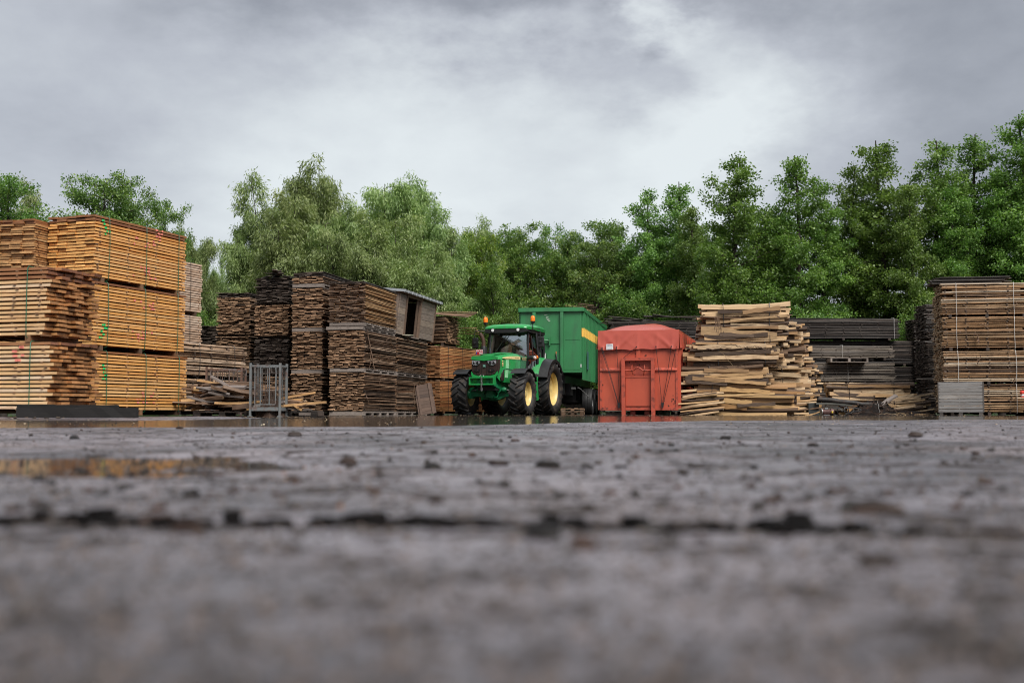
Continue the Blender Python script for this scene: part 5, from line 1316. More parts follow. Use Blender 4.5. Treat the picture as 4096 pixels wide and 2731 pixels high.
# cab
cab = thing('cab', None, None); cab.parent = TR
ZB, ZT = 1.32, 2.80
pil = {'a': ((.60, 1.34, 1.20), (.68, 1.42, ZT)), 'b': ((.80, 2.02, 1.35), (.76, 2.02, ZT)), 'c': ((.70, 2.95, 1.85), (.70, 2.85, ZT))}
for sx in (-1, 1):
    for kx, (p0, p1) in pil.items():
        b = MB(); mid = ((p0[0]+p1[0])/2+.05, (p0[1]+p1[1])/2-.02, (p0[2]+p1[2])/2)
        b.tube([(sx*p0[0], p0[1], p0[2]), (sx*mid[0], mid[1], mid[2]), (sx*p1[0], p1[1], p1[2])], .045 if kx != 'b' else .038, 8); b.build('pillar', M_BLK, cab, smooth=50)
    # side door and rear quarter glass
    a0, a1 = Vector(pil['a'][0]), Vector(pil['a'][1]); b0, b1 = Vector(pil['b'][0]), Vector(pil['b'][1]); c0, c1 = Vector(pil['c'][0]), Vector(pil['c'][1])
    am = (a0+a1)/2 + Vector((.05, -.02, 0)); bm_ = (b0+b1)/2 + Vector((.05, -.02, 0))
    def pane(pts, nm):
        b = MB(); q = [Vector((sx*p_[0], p_[1], p_[2])) for p_ in pts]
        nn = (q[1]-q[0]).cross(q[-1]-q[0]).normalized()*.004; n_ = len(q)
        b.add([p_+nn for p_ in q] + [p_-nn for p_ in q], [tuple(range(n_)), tuple(range(n_, 2*n_))[::-1]] + [(i, n_+i, n_+(i+1) % n_, (i+1) % n_) for i in range(n_)]); return b.build(nm, M_GLASS, cab)
    pane([a0, am, a1, b1, bm_, b0], 'door_glass'); pane([b0, bm_, b1, c1, c0], 'quarter_glass')
    b = MB(); b.tube([(sx*.74, 1.46, 1.5), (sx*.83, 1.48, 2.0), (sx*.77, 1.50, 2.66)], .018, 6); b.build('grab_rail', M_BLK, cab, smooth=50)
    b = MB(); b.box((sx*.845, 1.60, 1.72), (.03, .05, .16)); b.build('door_handle', M_BLK, cab)
# windscreen
b = MB(); fr_ = [Vector((-.60, 1.30, 1.30)), Vector((.60, 1.30, 1.30)), Vector((.68, 1.30, 2.0)), Vector((.64, 1.38, 2.72)), Vector((-.64, 1.38, 2.72)), Vector((-.68, 1.30, 2.0))]
n_ = 6; b.add([p_ for p_ in fr_] + [p_+Vector((0, .008, 0)) for p_ in fr_], [tuple(range(n_)), tuple(range(n_, 2*n_))[::-1]] + [(i, n_+i, n_+(i+1) % n_, (i+1) % n_) for i in range(n_)])
b.build('windscreen', M_WSCR, cab, fixn=True)
b = MB(); b.add([(-.62, 2.94, 1.9), (.62, 2.94, 1.9), (.62, 2.86, 2.72), (-.62, 2.86, 2.72), (-.62, 2.95, 1.9), (.62, 2.95, 1.9), (.62, 2.87, 2.72), (-.62, 2.87, 2.72)], [(0,1,2,3), (7,6,5,4), (0,4,5,1), (1,5,6,2), (2,6,7,3), (3,7,4,0)]); b.build('rear_window', M_GLASS, cab)
# floor, lower cab body
b = MB(); b.box((0, 2.1, 1.22), (1.30, 1.6, .26)); b.box((0, 2.55, 1.55), (1.25, .75, .5)); b.build('cab_floor', M_BLK, cab)
# roof
b = MB(); rp = []
def roofsec(y, hw, z0, z1):
    return [(-hw, y, z0), (-hw*1.02, y, z0+(z1-z0)*.45), (-hw*.90, y, z0+(z1-z0)*.85), (-hw*.6, y, z1), (0, y, z1+.015), (hw*.6, y, z1), (hw*.90, y, z0+(z1-z0)*.85), (hw*1.02, y, z0+(z1-z0)*.45), (hw, y, z0)]
ss = [roofsec(1.06, .62, 2.90, 2.955), roofsec(1.10, .72, 2.875, 3.0), roofsec(1.3, .80, 2.865, 3.05), roofsec(2.0, .83, 2.86, 3.085), roofsec(2.8, .80, 2.85, 3.07), roofsec(3.05, .74, 2.86, 2.99)]
k = 9; b.add([q for s_ in ss for q in s_], [(i*k+j, i*k+j+1, (i+1)*k+j+1, (i+1)*k+j) for i in range(5) for j in range(8)] + [tuple(range(k))[::-1], tuple(range(5*k, 6*k))] + [(i*k, (i+1)*k, (i+1)*k+8, i*k+8) for i in range(5)])
b.build('roof', M_TG, cab, smooth=40, fixn=True)
b = MB(); b.prism([(-.70, 2.90), (.70, 2.90), (.78, 2.80), (.60, 2.755), (-.60, 2.755), (-.78, 2.80)], 'y', 1.08, 1.5); b.box((0, 2.1, 2.81), (1.56, 1.6, .095)); b.build('roof_visor', M_BLK, cab, fixn=True)
for sx in (-1, 1):
    b = MB(); b.lathe([(0, 1.045), (.052, 1.05), (.055, 1.06), (.06, 1.10)], 18, 'y', (sx*.45, 0, 2.845)); lw = b.build('work_lamp', M_WHT, cab, smooth=40)
    b = MB(); b.lathe([(.056, 1.042), (.066, 1.05), (.066, 1.10)], 18, 'y', (sx*.45, 0, 2.845)); b.build('lamp_ring', M_BLK, lw, smooth=40)
    b = MB(); b.lathe([(0, 1.20), (.06, 1.21), (.06, 1.26), (0, 1.28)], 14, 'y', (sx*.33, 0, 2.735)); b.build('camera_pod', M_BLK, cab, smooth=40)
    # beacons
    bc = thing('beacon', None, None, (sx*.845, 1.42, 2.86)); bc.parent = TR
    b = MB(); b.tube([(0, 0, 0), (0, 0, .21)], .016, 6); b.tube([(0, 0, 0), (-sx*.08, .05, -.03)], .014, 6); b.build('stalk', M_BLK, bc, smooth=40)
    b = MB(); b.lathe([(0, .19), (.05, .20), (.075, .26), (.078, .285), (0, .285)], 18, 'z'); b.build('base', M_BLK, bc, smooth=40)
    b = MB(); b.lathe([(.076, .285), (.078, .36), (.07, .42), (.05, .455), (.02, .47), (0, .472)], 18, 'z'); b.build('amber_dome', M_AMB, bc, smooth=50)
    # mirrors
    mr = thing('mirror', None, None, (sx*1.17, 1.30, 2.44)); mr.parent = TR
    b = MB(); b.bevbox((0, 0, 0), (.22, .10, .36), .03); b.build('housing', M_BLK, mr, smooth=40)
    b = MB(); b.tube([(-sx*.45, .12, .37), (-sx*.2, .02, .42), (-sx*.02, -.05, .42), (0, -.07, .3), (0, -.07, .02)], .014, 6); b.build('arm', M_BLK, mr, smooth=50)
    b = MB(); b.lathe([(0, -.10), (.045, -.09), (.05, -.05), (0, -.04)], 12, 'y', (0, 0, 0)); b.build('arm_joint', M_BLK, mr, smooth=40)
    # marker lamps
    ml = thing('marker_lamp', None, None, (sx*1.02, 1.18, 1.92)); ml.parent = TR
    b = MB(); b.lathe([(0, -.07), (.055, -.05), (.066, 0), (.066, .01)], 16, 'y', (0, 0, 0)); b.build('white_lens', M_WHT, ml, smooth=50)
    b = MB(); b.lathe([(0, 0), (.04, .005), (.068, 0), (.055, -.06)], 16, 'y', (sx*.035, -.012, 0)); b.lathe([(0, .0), (.055, 0), (.05, sx*.05), (0, sx*.075)], 16, 'x', (sx*.02, 0, 0)); b.build('amber_lens', M_AMB, ml, smooth=50)
    b = MB(); b.bevbox((-sx*.17, .03, .0), (.22, .13, .13), .045); b.tube([(-sx*.1, .05, 0), (-sx*.32, .14, -.02)], .04, 8); b.build('lamp_arm', M_BLK, ml, smooth=50)
b = MB(); b.tube([(.0, 1.28, 2.72), (-.52, 1.235, 1.98)], .011, 6); b.tube([(-.02, 1.27, 2.70), (-.6, 1.24, 1.86)], .006, 4); b.build('wiper', M_BLK, cab, smooth=40)
# interior
b = MB(); P = [(.06+.20*math.cos(a), 1.85+.19*math.sin(a)*.8, 1.83+.19*math.sin(a)*.55) for a in [2*math.pi*i/24 for i in range(25)]]
b.tube(P, .014, 6, cap=False); b.tube([(.06, 1.85, 1.83), (.06, 1.72, 1.4)], .05, 8)
for a in (R(210), R(330), R(90)): b.tube([(.06, 1.85, 1.82), (.06+.19*math.cos(a), 1.85+.15*math.sin(a), 1.83+.104*math.sin(a))], .012, 5)
b.build('steering_wheel', flat('wheel_grey', (0.10,0.10,0.10), .5), cab, smooth=50)
b = MB(); b.bevbox((0, 2.35, 1.62), (.52, .5, .16), .05); b.bevbox((0, 2.62, 1.98), (.5, .16, .66), .06, Matrix.Rotation(R(-8), 3, 'X')); b.build('seat', flat('seat_grey', (0.055,0.055,0.06), .8), cab, smooth=50)
b = MB(); b.bevbox((.06, 1.62, 1.48), (.38, .2, .42), .05); b.bevbox((.42, 2.2, 1.72), (.16, .6, .12), .04); b.build('console', flat('console_grey', (0.16,0.16,0.15), .6), cab, smooth=50)
# dashboard shelf under the windscreen right and battery box
b = MB(); b.bevbox((.66, 1.22, 1.30), (.52, .30, .20), .02); b.build('tool_box', M_GRILL, TR)
b = MB()
for x in (.60, .74): b.box((x, 1.062, 1.415), (.04, .012, .02))
b.build('box_latches', M_WHT, TR)
# rear fenders
for sx in (-1, 1):
    A0, A1 = R(8), R(128)
    def arc(x0, x1, r0, r1, A0, A1, nm, mat, lip=.05):
        b = MB()
        def f(i, j):
            a = A0+(A1-A0)*i; r_ = r0+(r1-r0)*j
            return (sx*(x0+(x1-x0)*j), YR - math.cos(a)*r_, RR_ + math.sin(a)*r_)
        b.grid(f, 22, 4)
        b.grid(lambda i, j: tuple(Vector(f(i, j)) + Vector((0, math.cos(A0+(A1-A0)*i)*.016, -math.sin(A0+(A1-A0)*i)*.016))), 22, 4)
        b.grid(lambda i, j: tuple(Vector(f(i, 1)) + Vector((0, math.cos(A0+(A1-A0)*i)*lip*j, -math.sin(A0+(A1-A0)*i)*lip*j))), 22, 1)
        return b.build(nm, mat, TR, smooth=45)
    fd = arc(.60, .93, 1.12, 1.04, R(4), R(128), 'rear_fender', M_TG, .03)
    arc(.932, 1.25, 1.04, 1.00, R(22), R(150), 'fender_extension', M_BLKG, .10)
    b = MB()
    def side(i, j):
        a = R(14)+(R(128)-R(14))*i; r_ = .80+.30*j
        return (sx*.63, YR - math.cos(a)*r_, RR_ + math.sin(a)*r_)
    b.grid(side, 20, 1); b.build('inner_fender', M_BLK, TR, smooth=45)
    # steps
    stp = thing('step', None, None); stp.parent = TR
    b = MB(); b.prism([(1.28, 1.30), (1.46, 1.30), (1.62, .52), (1.40, .50)], 'x', sx*.955, sx*.985); b.prism([(1.28, 1.30), (1.46, 1.30), (1.62, .52), (1.40, .50)], 'x', sx*.66, sx*.69); b.build('stringer', M_TG, stp, fixn=True)
    for k in range(3):
        b = MB(); b.box((sx*.82, 1.46-.04*k+.06, .56+.26*k), (.27, .18, .025)); b.build('tread', M_TGD, stp)
    b = MB(); b.bevbox((sx*.80, 1.45, 1.34), (.36, .30, .10), .02); b.build('step_box', M_BLK, stp)
    b = MB(); b.box((sx*.97, 1.37, 1.28), (.03, .20, .12)); b.build('step_clamp', M_BLK, stp)
# transmission / rear axle
b = MB(); b.box((0, 2.0, .95), (.55, 2.0, .5)); b.tube([(-.8, YR, RR_), (.8, YR, RR_)], .15, 12); b.build('transmission', M_TGD, TR)
b = MB(); b.bevbox((-.52, 1.6, .85), (.32, .9, .5), .06); b.build('fuel_tank', M_BLK, TR)
b = MB(); b.bevbox((.55, 3.15, 1.98), (.34, .25, .34), .02); b.build('rear_box', M_BLK, TR)
b = MB(); b.box((.75, 3.02, 1.98), (.035, .03, .34)); b.box((.75, 3.02, 1.74), (.025, .03, .12), None, 0); b.build('rear_reflector', M_WHT, TR)
# exhaust on the right front pillar
ex = thing('exhaust', None, None, (-.80, 1.12, 1.45)); ex.parent = TR
b = MB(); b.lathe([(0, 0), (.10, 0), (.105, .05), (.105, .82), (.09, .87), (.075, .87), (0, .87)], 20, 'z'); b.build('heat_shield', M_BLK, ex, smooth=40)
b = MB()
for i in range(12):
    for k in range(9):
        a = 2*math.pi*k/18 + math.pi + (i % 2)*.17; b.box((math.cos(a)*.105, math.sin(a)*.105, .12+i*.055), (.018, .018, .022), rz3(a))
tag(b.build('shield_slots', flat('slot_dark', (0.035,0.03,0.028), .6), ex), kind='stuff')
b = MB(); b.tube([(0, 0, .85), (0, 0, .98), (-.015, -.01, 1.10), (-.06, -.03, 1.22), (-.12, -.05, 1.30)], [.066, .066, .066, .066, .07], 14, cap=False); b.tube([(0, 0, .85), (0, 0, .98), (-.015, -.01, 1.10), (-.06, -.03, 1.22), (-.12, -.05, 1.295)], [.058]*5, 14, cap=False); b.build('pipe', M_RUSTP, ex, smooth=50)
# number plate
npl = thing('number_plate', None, None, (-.90, .985, 2.12), 0); npl.parent = TR
npl['label'] = 'small red number plate with white characters on the exhaust'
b = MB(); b.bevbox((0, 0, 0), (.245, .008, .165), .003); b.build('plate_rim', M_WHT, npl)
b = MB(); b.box((0, -.0055, 0), (.232, .004, .152)); b.build('plate_field', M_PLATE, npl)
b = MB(); b.box((-.099, -.0085, -.036), (.030, .003, .076)); b.build('plate_band', M_PBLUE, npl)
def text_mesh(body, size, mat, parent, loc, rot, name='lettering', align='CENTER', ex_=.002, sx=1.0):
    cu = bpy.data.curves.new(name, 'FONT'); cu.body = body; cu.size = size; cu.align_x = align; cu.extrude = ex_; cu.offset = size*.018
    o_ = bpy.data.objects.new(name, cu); col.objects.link(o_)
    dg = bpy.context.evaluated_depsgraph_get(); me = bpy.data.meshes.new_from_object(o_.evaluated_get(dg))
    bpy.data.objects.remove(o_); me.materials.clear(); me.materials.append(mat)
    return link(name, me, parent, loc, rot, (sx, 1, 1))
text_mesh('G-LXT', .080, M_WHT, npl, (.0, -.009, .008), (R(90), 0, 0), sx=1.0)
text_mesh('143', .080, M_WHT, npl, (.045, -.009, -.066), (R(90), 0, 0))
b = MB(); b.tube([(.10, .02, 0), (.10, .10, 0)], .01, 5); b.build('plate_bracket', M_BLK, npl)

# ------------------------------------------------------------------ green trailer
M_TRL = paint('trailer_green', (0.036,0.20,0.072), .42, dirt=(0.030,0.085,0.045), dirt_amt=.75, scale=2.6, streak=True)
M_TRLW = flat('chipped_white', (0.62,0.66,0.58), .6)
TRY = 43.0
tr = thing('tipping_trailer', 'tall dark green ribbed tipping trailer hitched behind the tractor', 'trailer', (gx(2327, TRY), TRY, 0), R(-10.0))
# local: x=0 right front corner, body runs to x=-TW across the front and to y=TL behind
TW, TL, Z0, Z1 = 2.34, 9.6, 1.62, 4.06
b = MB(); b.box((-TW/2, .03, (Z0+Z1)/2), (TW, .06, Z1-Z0)); b.build('front_panel', M_TRL, tr)
for x in (-.03, -TW+.03):
    b = MB(); b.box((x, TL/2+.06, (Z0+Z1)/2), (.05, TL-.12, Z1-Z0)); b.build('side_panel', M_TRL, tr)
b = MB(); b.box((-TW/2, TL, (Z0+Z1)/2), (TW, .06, Z1-Z0)); b.build('tail_gate', M_TRL, tr)
b = MB(); b.box((-TW/2, TL/2, Z0+.05), (TW-.13, TL-.13, .08)); b.build('floor', M_TRL, tr)
b = MB(); b.box((-TW/2, -.05, Z1-.06), (TW+.12, .11, .15)); b.build('front_rail', M_TRL, tr)
for x in (.045, -TW-.045):
    b = MB(); b.box((x, TL/2+.012, Z1-.06), (.10, TL-.02, .15)); b.build('top_rail', M_TRL, tr)
for x in (-1.80, -.735):
    b = MB(); w = .115
    b.prism([(-.005, Z0+.02), (-.005, Z1-.145), (-.115, Z1-.155), (-.13, Z1-.38), (-.13, Z0+.02)], 'x', x-w/2, x+w/2); b.build('front_rib', M_TRL, tr, fixn=True)
    for s in (-1, 1):
        b = MB(); b.box((x+s*.085, -.006, (Z0+Z1)/2), (.05, .012, Z1-Z0-.2)); b.build('rib_flange', M_TRL, tr)
b = MB(); b.box((-TW/2-.10, -.02, 2.78), (.95, .03, .16)); b.box((-TW/2-.10, .0, 2.2), (.94, .012, 1.0)); b.build('front_hatch', M_TRL, tr)
b = MB(); b.box((-.36, -.004, 2.85), (.6, .008, .012)); b.box((-.36, -.004, 1.72), (.66, .008, .012)); b.build('weld_seam', M_TRL, tr)
b = MB(); b.box((-TW/2, -.03, Z0+.01), (TW, .07, .05)); b.build('lower_lip', M_TRL, tr)
for (x, z, a) in ((-1.36, 3.80, .1), (-1.33, 3.70, .2), (-1.28, 3.66, .0), (-1.25, 3.60, .3), (-1.30, 3.73, -.1), (-1.24, 3.57, .2)):
    b = MB(); b.box((x, -.002, z), (rnd.uniform(.04, .13), .006, .012), Matrix.Rotation(a, 3, 'Y')); b.build('paint_scratch', M_TRLW, tr)
# front rope/lever mechanism
lev = thing('lever', None, None, (-1.62, -.12, 2.55)); lev.parent = tr
b = MB(); b.box((0, -.12, .0), (.14, .05, .62)); b.box((0.02, -.12, .42), (.09, .05, .3)); b.tube([(-.05, -.13, .64), (.05, -.13, .60), (.09, -.13, .42)], .035, 6); b.build('post', flat('brown_lever', (0.055,0.035,0.03), .6), lev)
b = MB(); b.tube([(.05, -.1, .32), (.40, .0, .26)], .03, 8); b.box((.42, .02, .25), (.03, .16, .34)); b.build('pivot', M_TRL, lev)
b = MB(); b.prism([(-.20, -.30), (-.05, -.02), (.08, -.02), (.30, -.30)], 'y', -.17, -.10); b.build('foot_plate', M_BLK, lev)
b = MB(); b.tube([(-.96, -.05, 2.3), (-.93, -.1, 2.15), (-.95, -.12, 1.9), (-1.02, -.1, 1.7)], .025, 6); b.build('air_hose', M_BLK, tr, smooth=50)
b = MB(); b.box((-.958, -.06, 2.36), (.03, .03, .09)); b.build('hose_coupling', flat('orange_coupling', (0.6,0.15,0.04), .5), tr)
b = MB(); b.box((-.02, -.012, 1.86), (.03, .012, .12)); b.build('front_marker', M_WHT, tr)
# side ribs and horizontal bars, both sides
nr = 18
for k in range(nr):
    y = .28 + k*(TL-.5)/(nr-1)
    for x in (.045, -TW-.045):
        b = MB(); b.prism([(y-.05, Z0-.28), (y+.05, Z0-.28), (y+.05, Z1-.14), (y-.05, Z1-.14)], 'x', x-.045, x+.045); b.build('side_rib', M_TRL, tr, fixn=True)
    if k < nr-1:
        yn = y + (TL-.5)/(nr-1)
        for z in (Z0+.06, 2.35, 2.95) if k % 2 else (Z0+.06, 2.62):
            b = MB(); b.box((.012, (y+yn)/2, z), (.03, yn-y-.12, .05)); b.build('side_bar', M_TRL, tr)
# yellow stripe folded over the ribs
b = MB(); zt_, zb_ = 3.30, 2.97; P = [(.0, .05)]
for k in range(nr):
    y = .28 + k*(TL-.5)/(nr-1); P += [(.0, y-.054), (.094, y-.052), (.094, y+.052), (.0, y+.054)]
P.append((0, TL-.2)); nP = len(P)
b.add([(x+.004, y, zb_) for x, y in P] + [(x+.004, y, zt_) for x, y in P], [(i, i+1, nP+i+1, nP+i) for i in range(nP-1)])
b.add([(.006, -.0, (zb_+zt_)/2), (.006, .05, zb_), (.006, .05, zt_)], [(0, 1, 2)])
b.build('yellow_band', flat('trailer_yellow', (0.75,0.48,0.10), .5), tr)
b = MB(); b.box((.105, 1.25, 2.10), (.012, .42, .7)); b.build('side_door', paint('worn_blue_green', (0.05,0.14,0.13), .5, scale=6), tr)
# chassis, drawbar, axles
for x in (-TW/2-.42, -TW/2+.42):
    b = MB(); b.box((x, TL/2+.2, 1.36), (.12, TL-.3, .30)); b.build('chassis_beam', M_BLK, tr)
b = MB(); b.prism([(-TW/2-.45, .8), (-TW/2+.45, .8), (-TW/2+.09, -1.75), (-TW/2-.09, -1.75)], 'z', .78, .92); b.build('drawbar', M_BLK, tr)
b = MB(); b.box((-TW/2, .6, 1.05), (.9, .14, .5)); b.build('drawbar_mount', M_BLK, tr)
b = MB(); b.lathe([(.06, -.03), (.10, -.03), (.10, .03), (.06, .03)], 16, 'z', (-TW/2, -1.82, .85)); b.build('tow_eye', M_BLK, tr, smooth=40)
TT = MB(); TT.lathe([(.30, -.17), (.33, -.20), (.46, -.21), (.52, -.19), (.535, -.12), (.53, -.10), (.535, -.08), (.535, -.01), (.53, 0), (.535, .01), (.535, .08), (.53, .10), (.535, .12), (.52, .19), (.46, .21), (.33, .20), (.30, .17)], 40, 'x', closed=True)
TTm = TT.mesh('trailer_tyre', flat('trailer_tyre_rubber', (0.016,0.016,0.017), .6), 40)
RM = MB(); RM.lathe([(.305, -.16), (.29, -.1), (.28, .02), (.20, .06), (.11, .05), (.105, .16), (0, .165)], 28, 'x'); RM.lathe([(.305, .16), (.285, .1), (.28, .0)], 28, 'x')
RMm = RM.mesh('trailer_rim', paint('grey_rim', (0.42,0.42,0.43), .4, metal=.3, dirt=(0.06,0.05,0.045), scale=9), 40)
for (y) in (3.7, 5.15, 6.6):
    b = MB(); b.tube([(-TW+.1, y, .53), (-.1, y, .53)], .07, 10); b.box((-TW/2, y, .9), (1.0, .12, .7)); b.build('axle', M_BLK, tr)
    for sx, x in ((1, -.16), (-1, -TW+.16)):
        wh = thing('wheel', None, None, (x, y, .53)); wh.parent = tr
        link('tyre', TTm, wh); link('rim', RMm, wh, (0, 0, 0), (0, 0, 0 if sx > 0 else math.pi))
for x in (-.06, -TW+.06):
    b = MB(); b.tube([(x-.15, 1.6, 1.0), (x, 3.0, .72)], .018, 6); b.tube([(x-.15, .6, 1.05), (x-.15, 1.6, 1.0)], .018, 6); b.build('guard_rod', flat('guard_grey', (0.30,0.30,0.30), .5), tr, smooth=40)
b = MB(); b.box((-.35, .35, 1.02), (.16, .05, .07)); b.build('marker_board', M_STEEL, tr)
b = MB(); b.box((-TW/2, 1.6, 1.0), (1.2, .7, .45)); b.build('tool_locker', M_BLK, tr)
# load peeping over the rim
heapo = None
# pallets lying behind the tractor under the trailer
pq = at(2255, 1650, 41.6)
for k in range(2): pallet(['lower grey pallet under the front of the green trailer', 'upper grey pallet under the front of the green trailer'][k], (pq.x, 43.6), -5, 1, .85, .8, k*.135, .13, 'pallets under the green trailer', M_DARK)

# ------------------------------------------------------------------ red hook-lift container with tarpaulin
M_RED = paint('container_red', (0.48,0.088,0.046), .45, dirt=(0.26,0.045,0.032), dirt_amt=.85, scale=2.2, streak=True)
M_REDR = paint('chipped_red', (0.45,0.078,0.044), .5, dirt=(0.04,0.018,0.014), dirt_amt=1.0, scale=7)
M_TARP = paint('red_tarp', (0.47,0.088,0.058), .30, dirt=(0.40,0.05,0.04), dirt_amt=.5, scale=2.0, spec=.5, coat=.15)
RY = 35.5
rc = thing('hooklift_container', 'red steel hook-lift container with hook frame on its front', 'container', (gx(2713, RY), RY, 0), R(-14.2))
RW, RL, RZ0, RZ1 = 2.46, 5.8, .17, 2.62     # local: front right corner at the origin
b = MB(); b.box((-RW/2, .025, (RZ0+RZ1)/2), (RW, .05, RZ1-RZ0)); b.build('front_wall', M_RED, rc)
for x in (-.025, -RW+.025):
    b = MB(); b.box((x, RL/2, (RZ0+RZ1)/2), (.05, RL-.11, RZ1-RZ0)); b.build('side_wall', M_RED, rc)
    for k in range(10):
        b = MB(); b.box((x + (.06 if x > -1 else -.06), .12+k*(RL-.25)/9, (RZ0+RZ1)/2), (.09, .09, RZ1-RZ0-.02)); b.build('side_rib', M_RED, rc)
b = MB(); b.box((-RW/2, RL, (RZ0+RZ1)/2), (RW, .05, RZ1-RZ0)); b.build('rear_door', M_RED, rc)
b = MB(); b.box((-RW/2, RL/2, RZ0+.04), (RW-.1, RL-.1, .06)); b.build('floor', M_RED, rc)
for x0, x1 in ((-RW+.01, -1.735), (-.735, -.015)):
    b = MB(); b.prism([(-.0, 1.40), (-.055, 1.405), (-.055, 1.44), (-.0, 1.50)], 'x', x0, x1); b.build('waist_rib', M_REDR, rc, fixn=True)
b = MB()
for x in (-.035, -RW+.035): b.box((x, -.012, (RZ0+RZ1)/2), (.07, .022, RZ1-RZ0))
b.box((-RW/2, -.012, RZ0+.045), (RW-.15, .022, .09)); b.build('edge_trim', M_REDR, rc)
rs_ = random.Random(8)
M_SCAR = paint('rust_scar', (0.045,0.02,0.014), .8, dirt=(0.12,0.04,0.025), scale=14)
for (x, z, n_, sp) in ((-1.42, 1.12, 9, .09), (-1.02, 1.10, 9, .09), (-1.28, .40, 12, .12), (-.10, .45, 12, .10), (-2.42, .95, 5, .03), (-2.0, .22, 9, .25), (-1.2, .24, 10, .4), (-.25, .25, 8, .25), (-1.35, 1.80, 6, .12), (-.92, 1.95, 5, .1)):
    b = MB()
    for k in range(n_):
        cx, cz = x+rs_.gauss(0, sp), z+rs_.gauss(0, sp*.8); rr = rs_.uniform(.008, .035)
        cx = min(-.05, max(-RW+.05, cx)); cz = max(.2, cz)
        q = [(cx+rr*rs_.uniform(.4, 1.2)*math.cos(a)*.8, cz+rr*rs_.uniform(.5, 1.6)*math.sin(a)) for a in [2*math.pi*i/8 for i in range(8)]]
        b.prism(q, 'y', -.0045, -.001)
    tag(b.build('rust_scar', M_SCAR, rc), kind='stuff')
# hook frame
hf = thing('hook_frame', None, None, (-RW/2, 0, 0)); hf.parent = rc
for x in (-.465, .465):
    b = MB(); b.box((x, -.09, .91), (.11, .17, 1.80)); b.build('post', M_REDR, hf)
b = MB(); b.box((0, -.09, 1.765), (.82, .15, .09)); b.build('cross_head', M_REDR, hf)
b = MB(); b.box((0, -.025, 2.06), (.13, .05, .50)); b.build('centre_strut', M_RED, hf)
b = MB(); b.box((0, -.03, 1.22), (.82, .05, .05)); b.box((0, -.035, .75), (.80, .012, .9)); b.build('backing_plate', M_RED, hf)
b = MB(); b.tube([(-.41, -.13, 1.42), (-.20, -.13, 1.41), (-.12, -.15, 1.43), (-.05, -.18, 1.49), (0, -.19, 1.505), (.05, -.18, 1.49), (.12, -.15, 1.43), (.20, -.13, 1.41), (.41, -.13, 1.42)], .022, 8); b.build('hook_bar', M_REDR, hf, smooth=50)
for s in (-1, 1):
    b = MB(); b.tube([(s*.185, -.03, 1.60), (s*.195, -.10, 1.56), (s*.20, -.14, 1.42), (s*.18, -.10, 1.32), (s*.165, -.03, 1.27)], .014, 6); b.build('hook_guard', M_REDR, hf, smooth=50)
for x in (-.35, -1.0, -1.45, -2.1):
    b = MB(); b.box((x, RL/2, .09), (.16, RL-.4, .16)) if x in (-1.0, -1.45) else b.box((x, RL-.4, .09), (.2, .3, .17)); b.build('skid', M_REDR, rc)
b = MB(); b.box((-1.95, .6, .06), (.75, .5, .10)); tag(b.build('timber_chock', M_GREYW, None), 'flat grey timber under the left front of the red container', 'timber')
bpy.data.objects['timber_chock'].location = rc.location; bpy.data.objects['timber_chock'].rotation_euler = rc.rotation_euler
# tarpaulin
tp = thing('tarpaulin', 'red tarpaulin sheet tied over the red container, bulging on top', 'tarpaulin', tuple(rc.location), R(-14.2))
EY = [-2.36, -1.90, -1.27, -.66, -.18]      # eyelets along the front hem
b = MB()
ZT_ = 2.68; X0, X1 = -RW-.05, .05
def top(i, j):
    x = X0+(X1-X0)*i; y = -.05+(RL+.1)*j
    ex_ = max(0.0, 1-abs(2*i-1)**2.6); ey_ = min(1, j*5)*min(1, (1-j)*6)
    bul = .30*ex_*math.sin(min(1, ey_)*1.57)*(.72+.28*math.exp(-((j-.3)/.22)**2-((i-.55)/.3)**2)) + .03*math.sin(9*i+4*j)*ex_*ey_ + .025*math.sin(17*j-6*i)*ex_*ey_
    return (x, y, ZT_ + bul)
b.grid(top, 36, 40)
def hem(x): return 2.06 + .035*abs(math.sin((x+.1)*4.6)) + .03*(x+RW)/RW
def fr(i, j):
    x = X0+(X1-X0)*i; z = ZT_ + (hem(x)-ZT_)*j
    off = 0
    for e_ in EY:
        dx = x-e_
        kk = int(-e_*10)
        for sl, wd, am in ((.30+.06*(kk % 5), .07, .016 if kk % 3 else .006), (-.7+.09*(kk % 4), .08, .014 if kk % 2 else .004), (.05, .04, .010)):
            off += am*math.exp(-((dx - sl*(1-j)*1.05)/(wd*(1.0+.7*(1-j))))**2)*(.25+.75*j)
    return (x, -.058 - .03*j - off*1.5*min(1, j*4), z - (.02 if j == 1 else 0))
b.grid(fr, 110, 14)
for xs, sg in ((X1, 1), (X0, -1)):
    def sd2(i, j):
        y = -.05+(RL+.1)*i; z = ZT_ + (2.10 + .035*abs(math.sin(y*4.2))-ZT_)*j
        return (xs + sg*(.05*j + .03*math.sin(y*7.0)*j + .02*math.sin(y*15)*j*j + (.10*j if i > .75 else 0)*(i-.75)*4), y, z)
    b.grid(sd2, 60, 8)
b.grid(lambda i, j: (X0+(X1-X0)*i, RL+.05+.04*j, ZT_+(2.08-ZT_)*j), 20, 4)
cloth = b.build('sheet', M_TARP, tp, smooth=65)
for e_ in EY:
    b = MB(); b.lathe([(0, 0), (.022, 0), (.022, .01), (0, .01)], 10, 'y', (e_, -.165, hem(e_)+.05)); b.build('eyelet', M_BLK, tp)
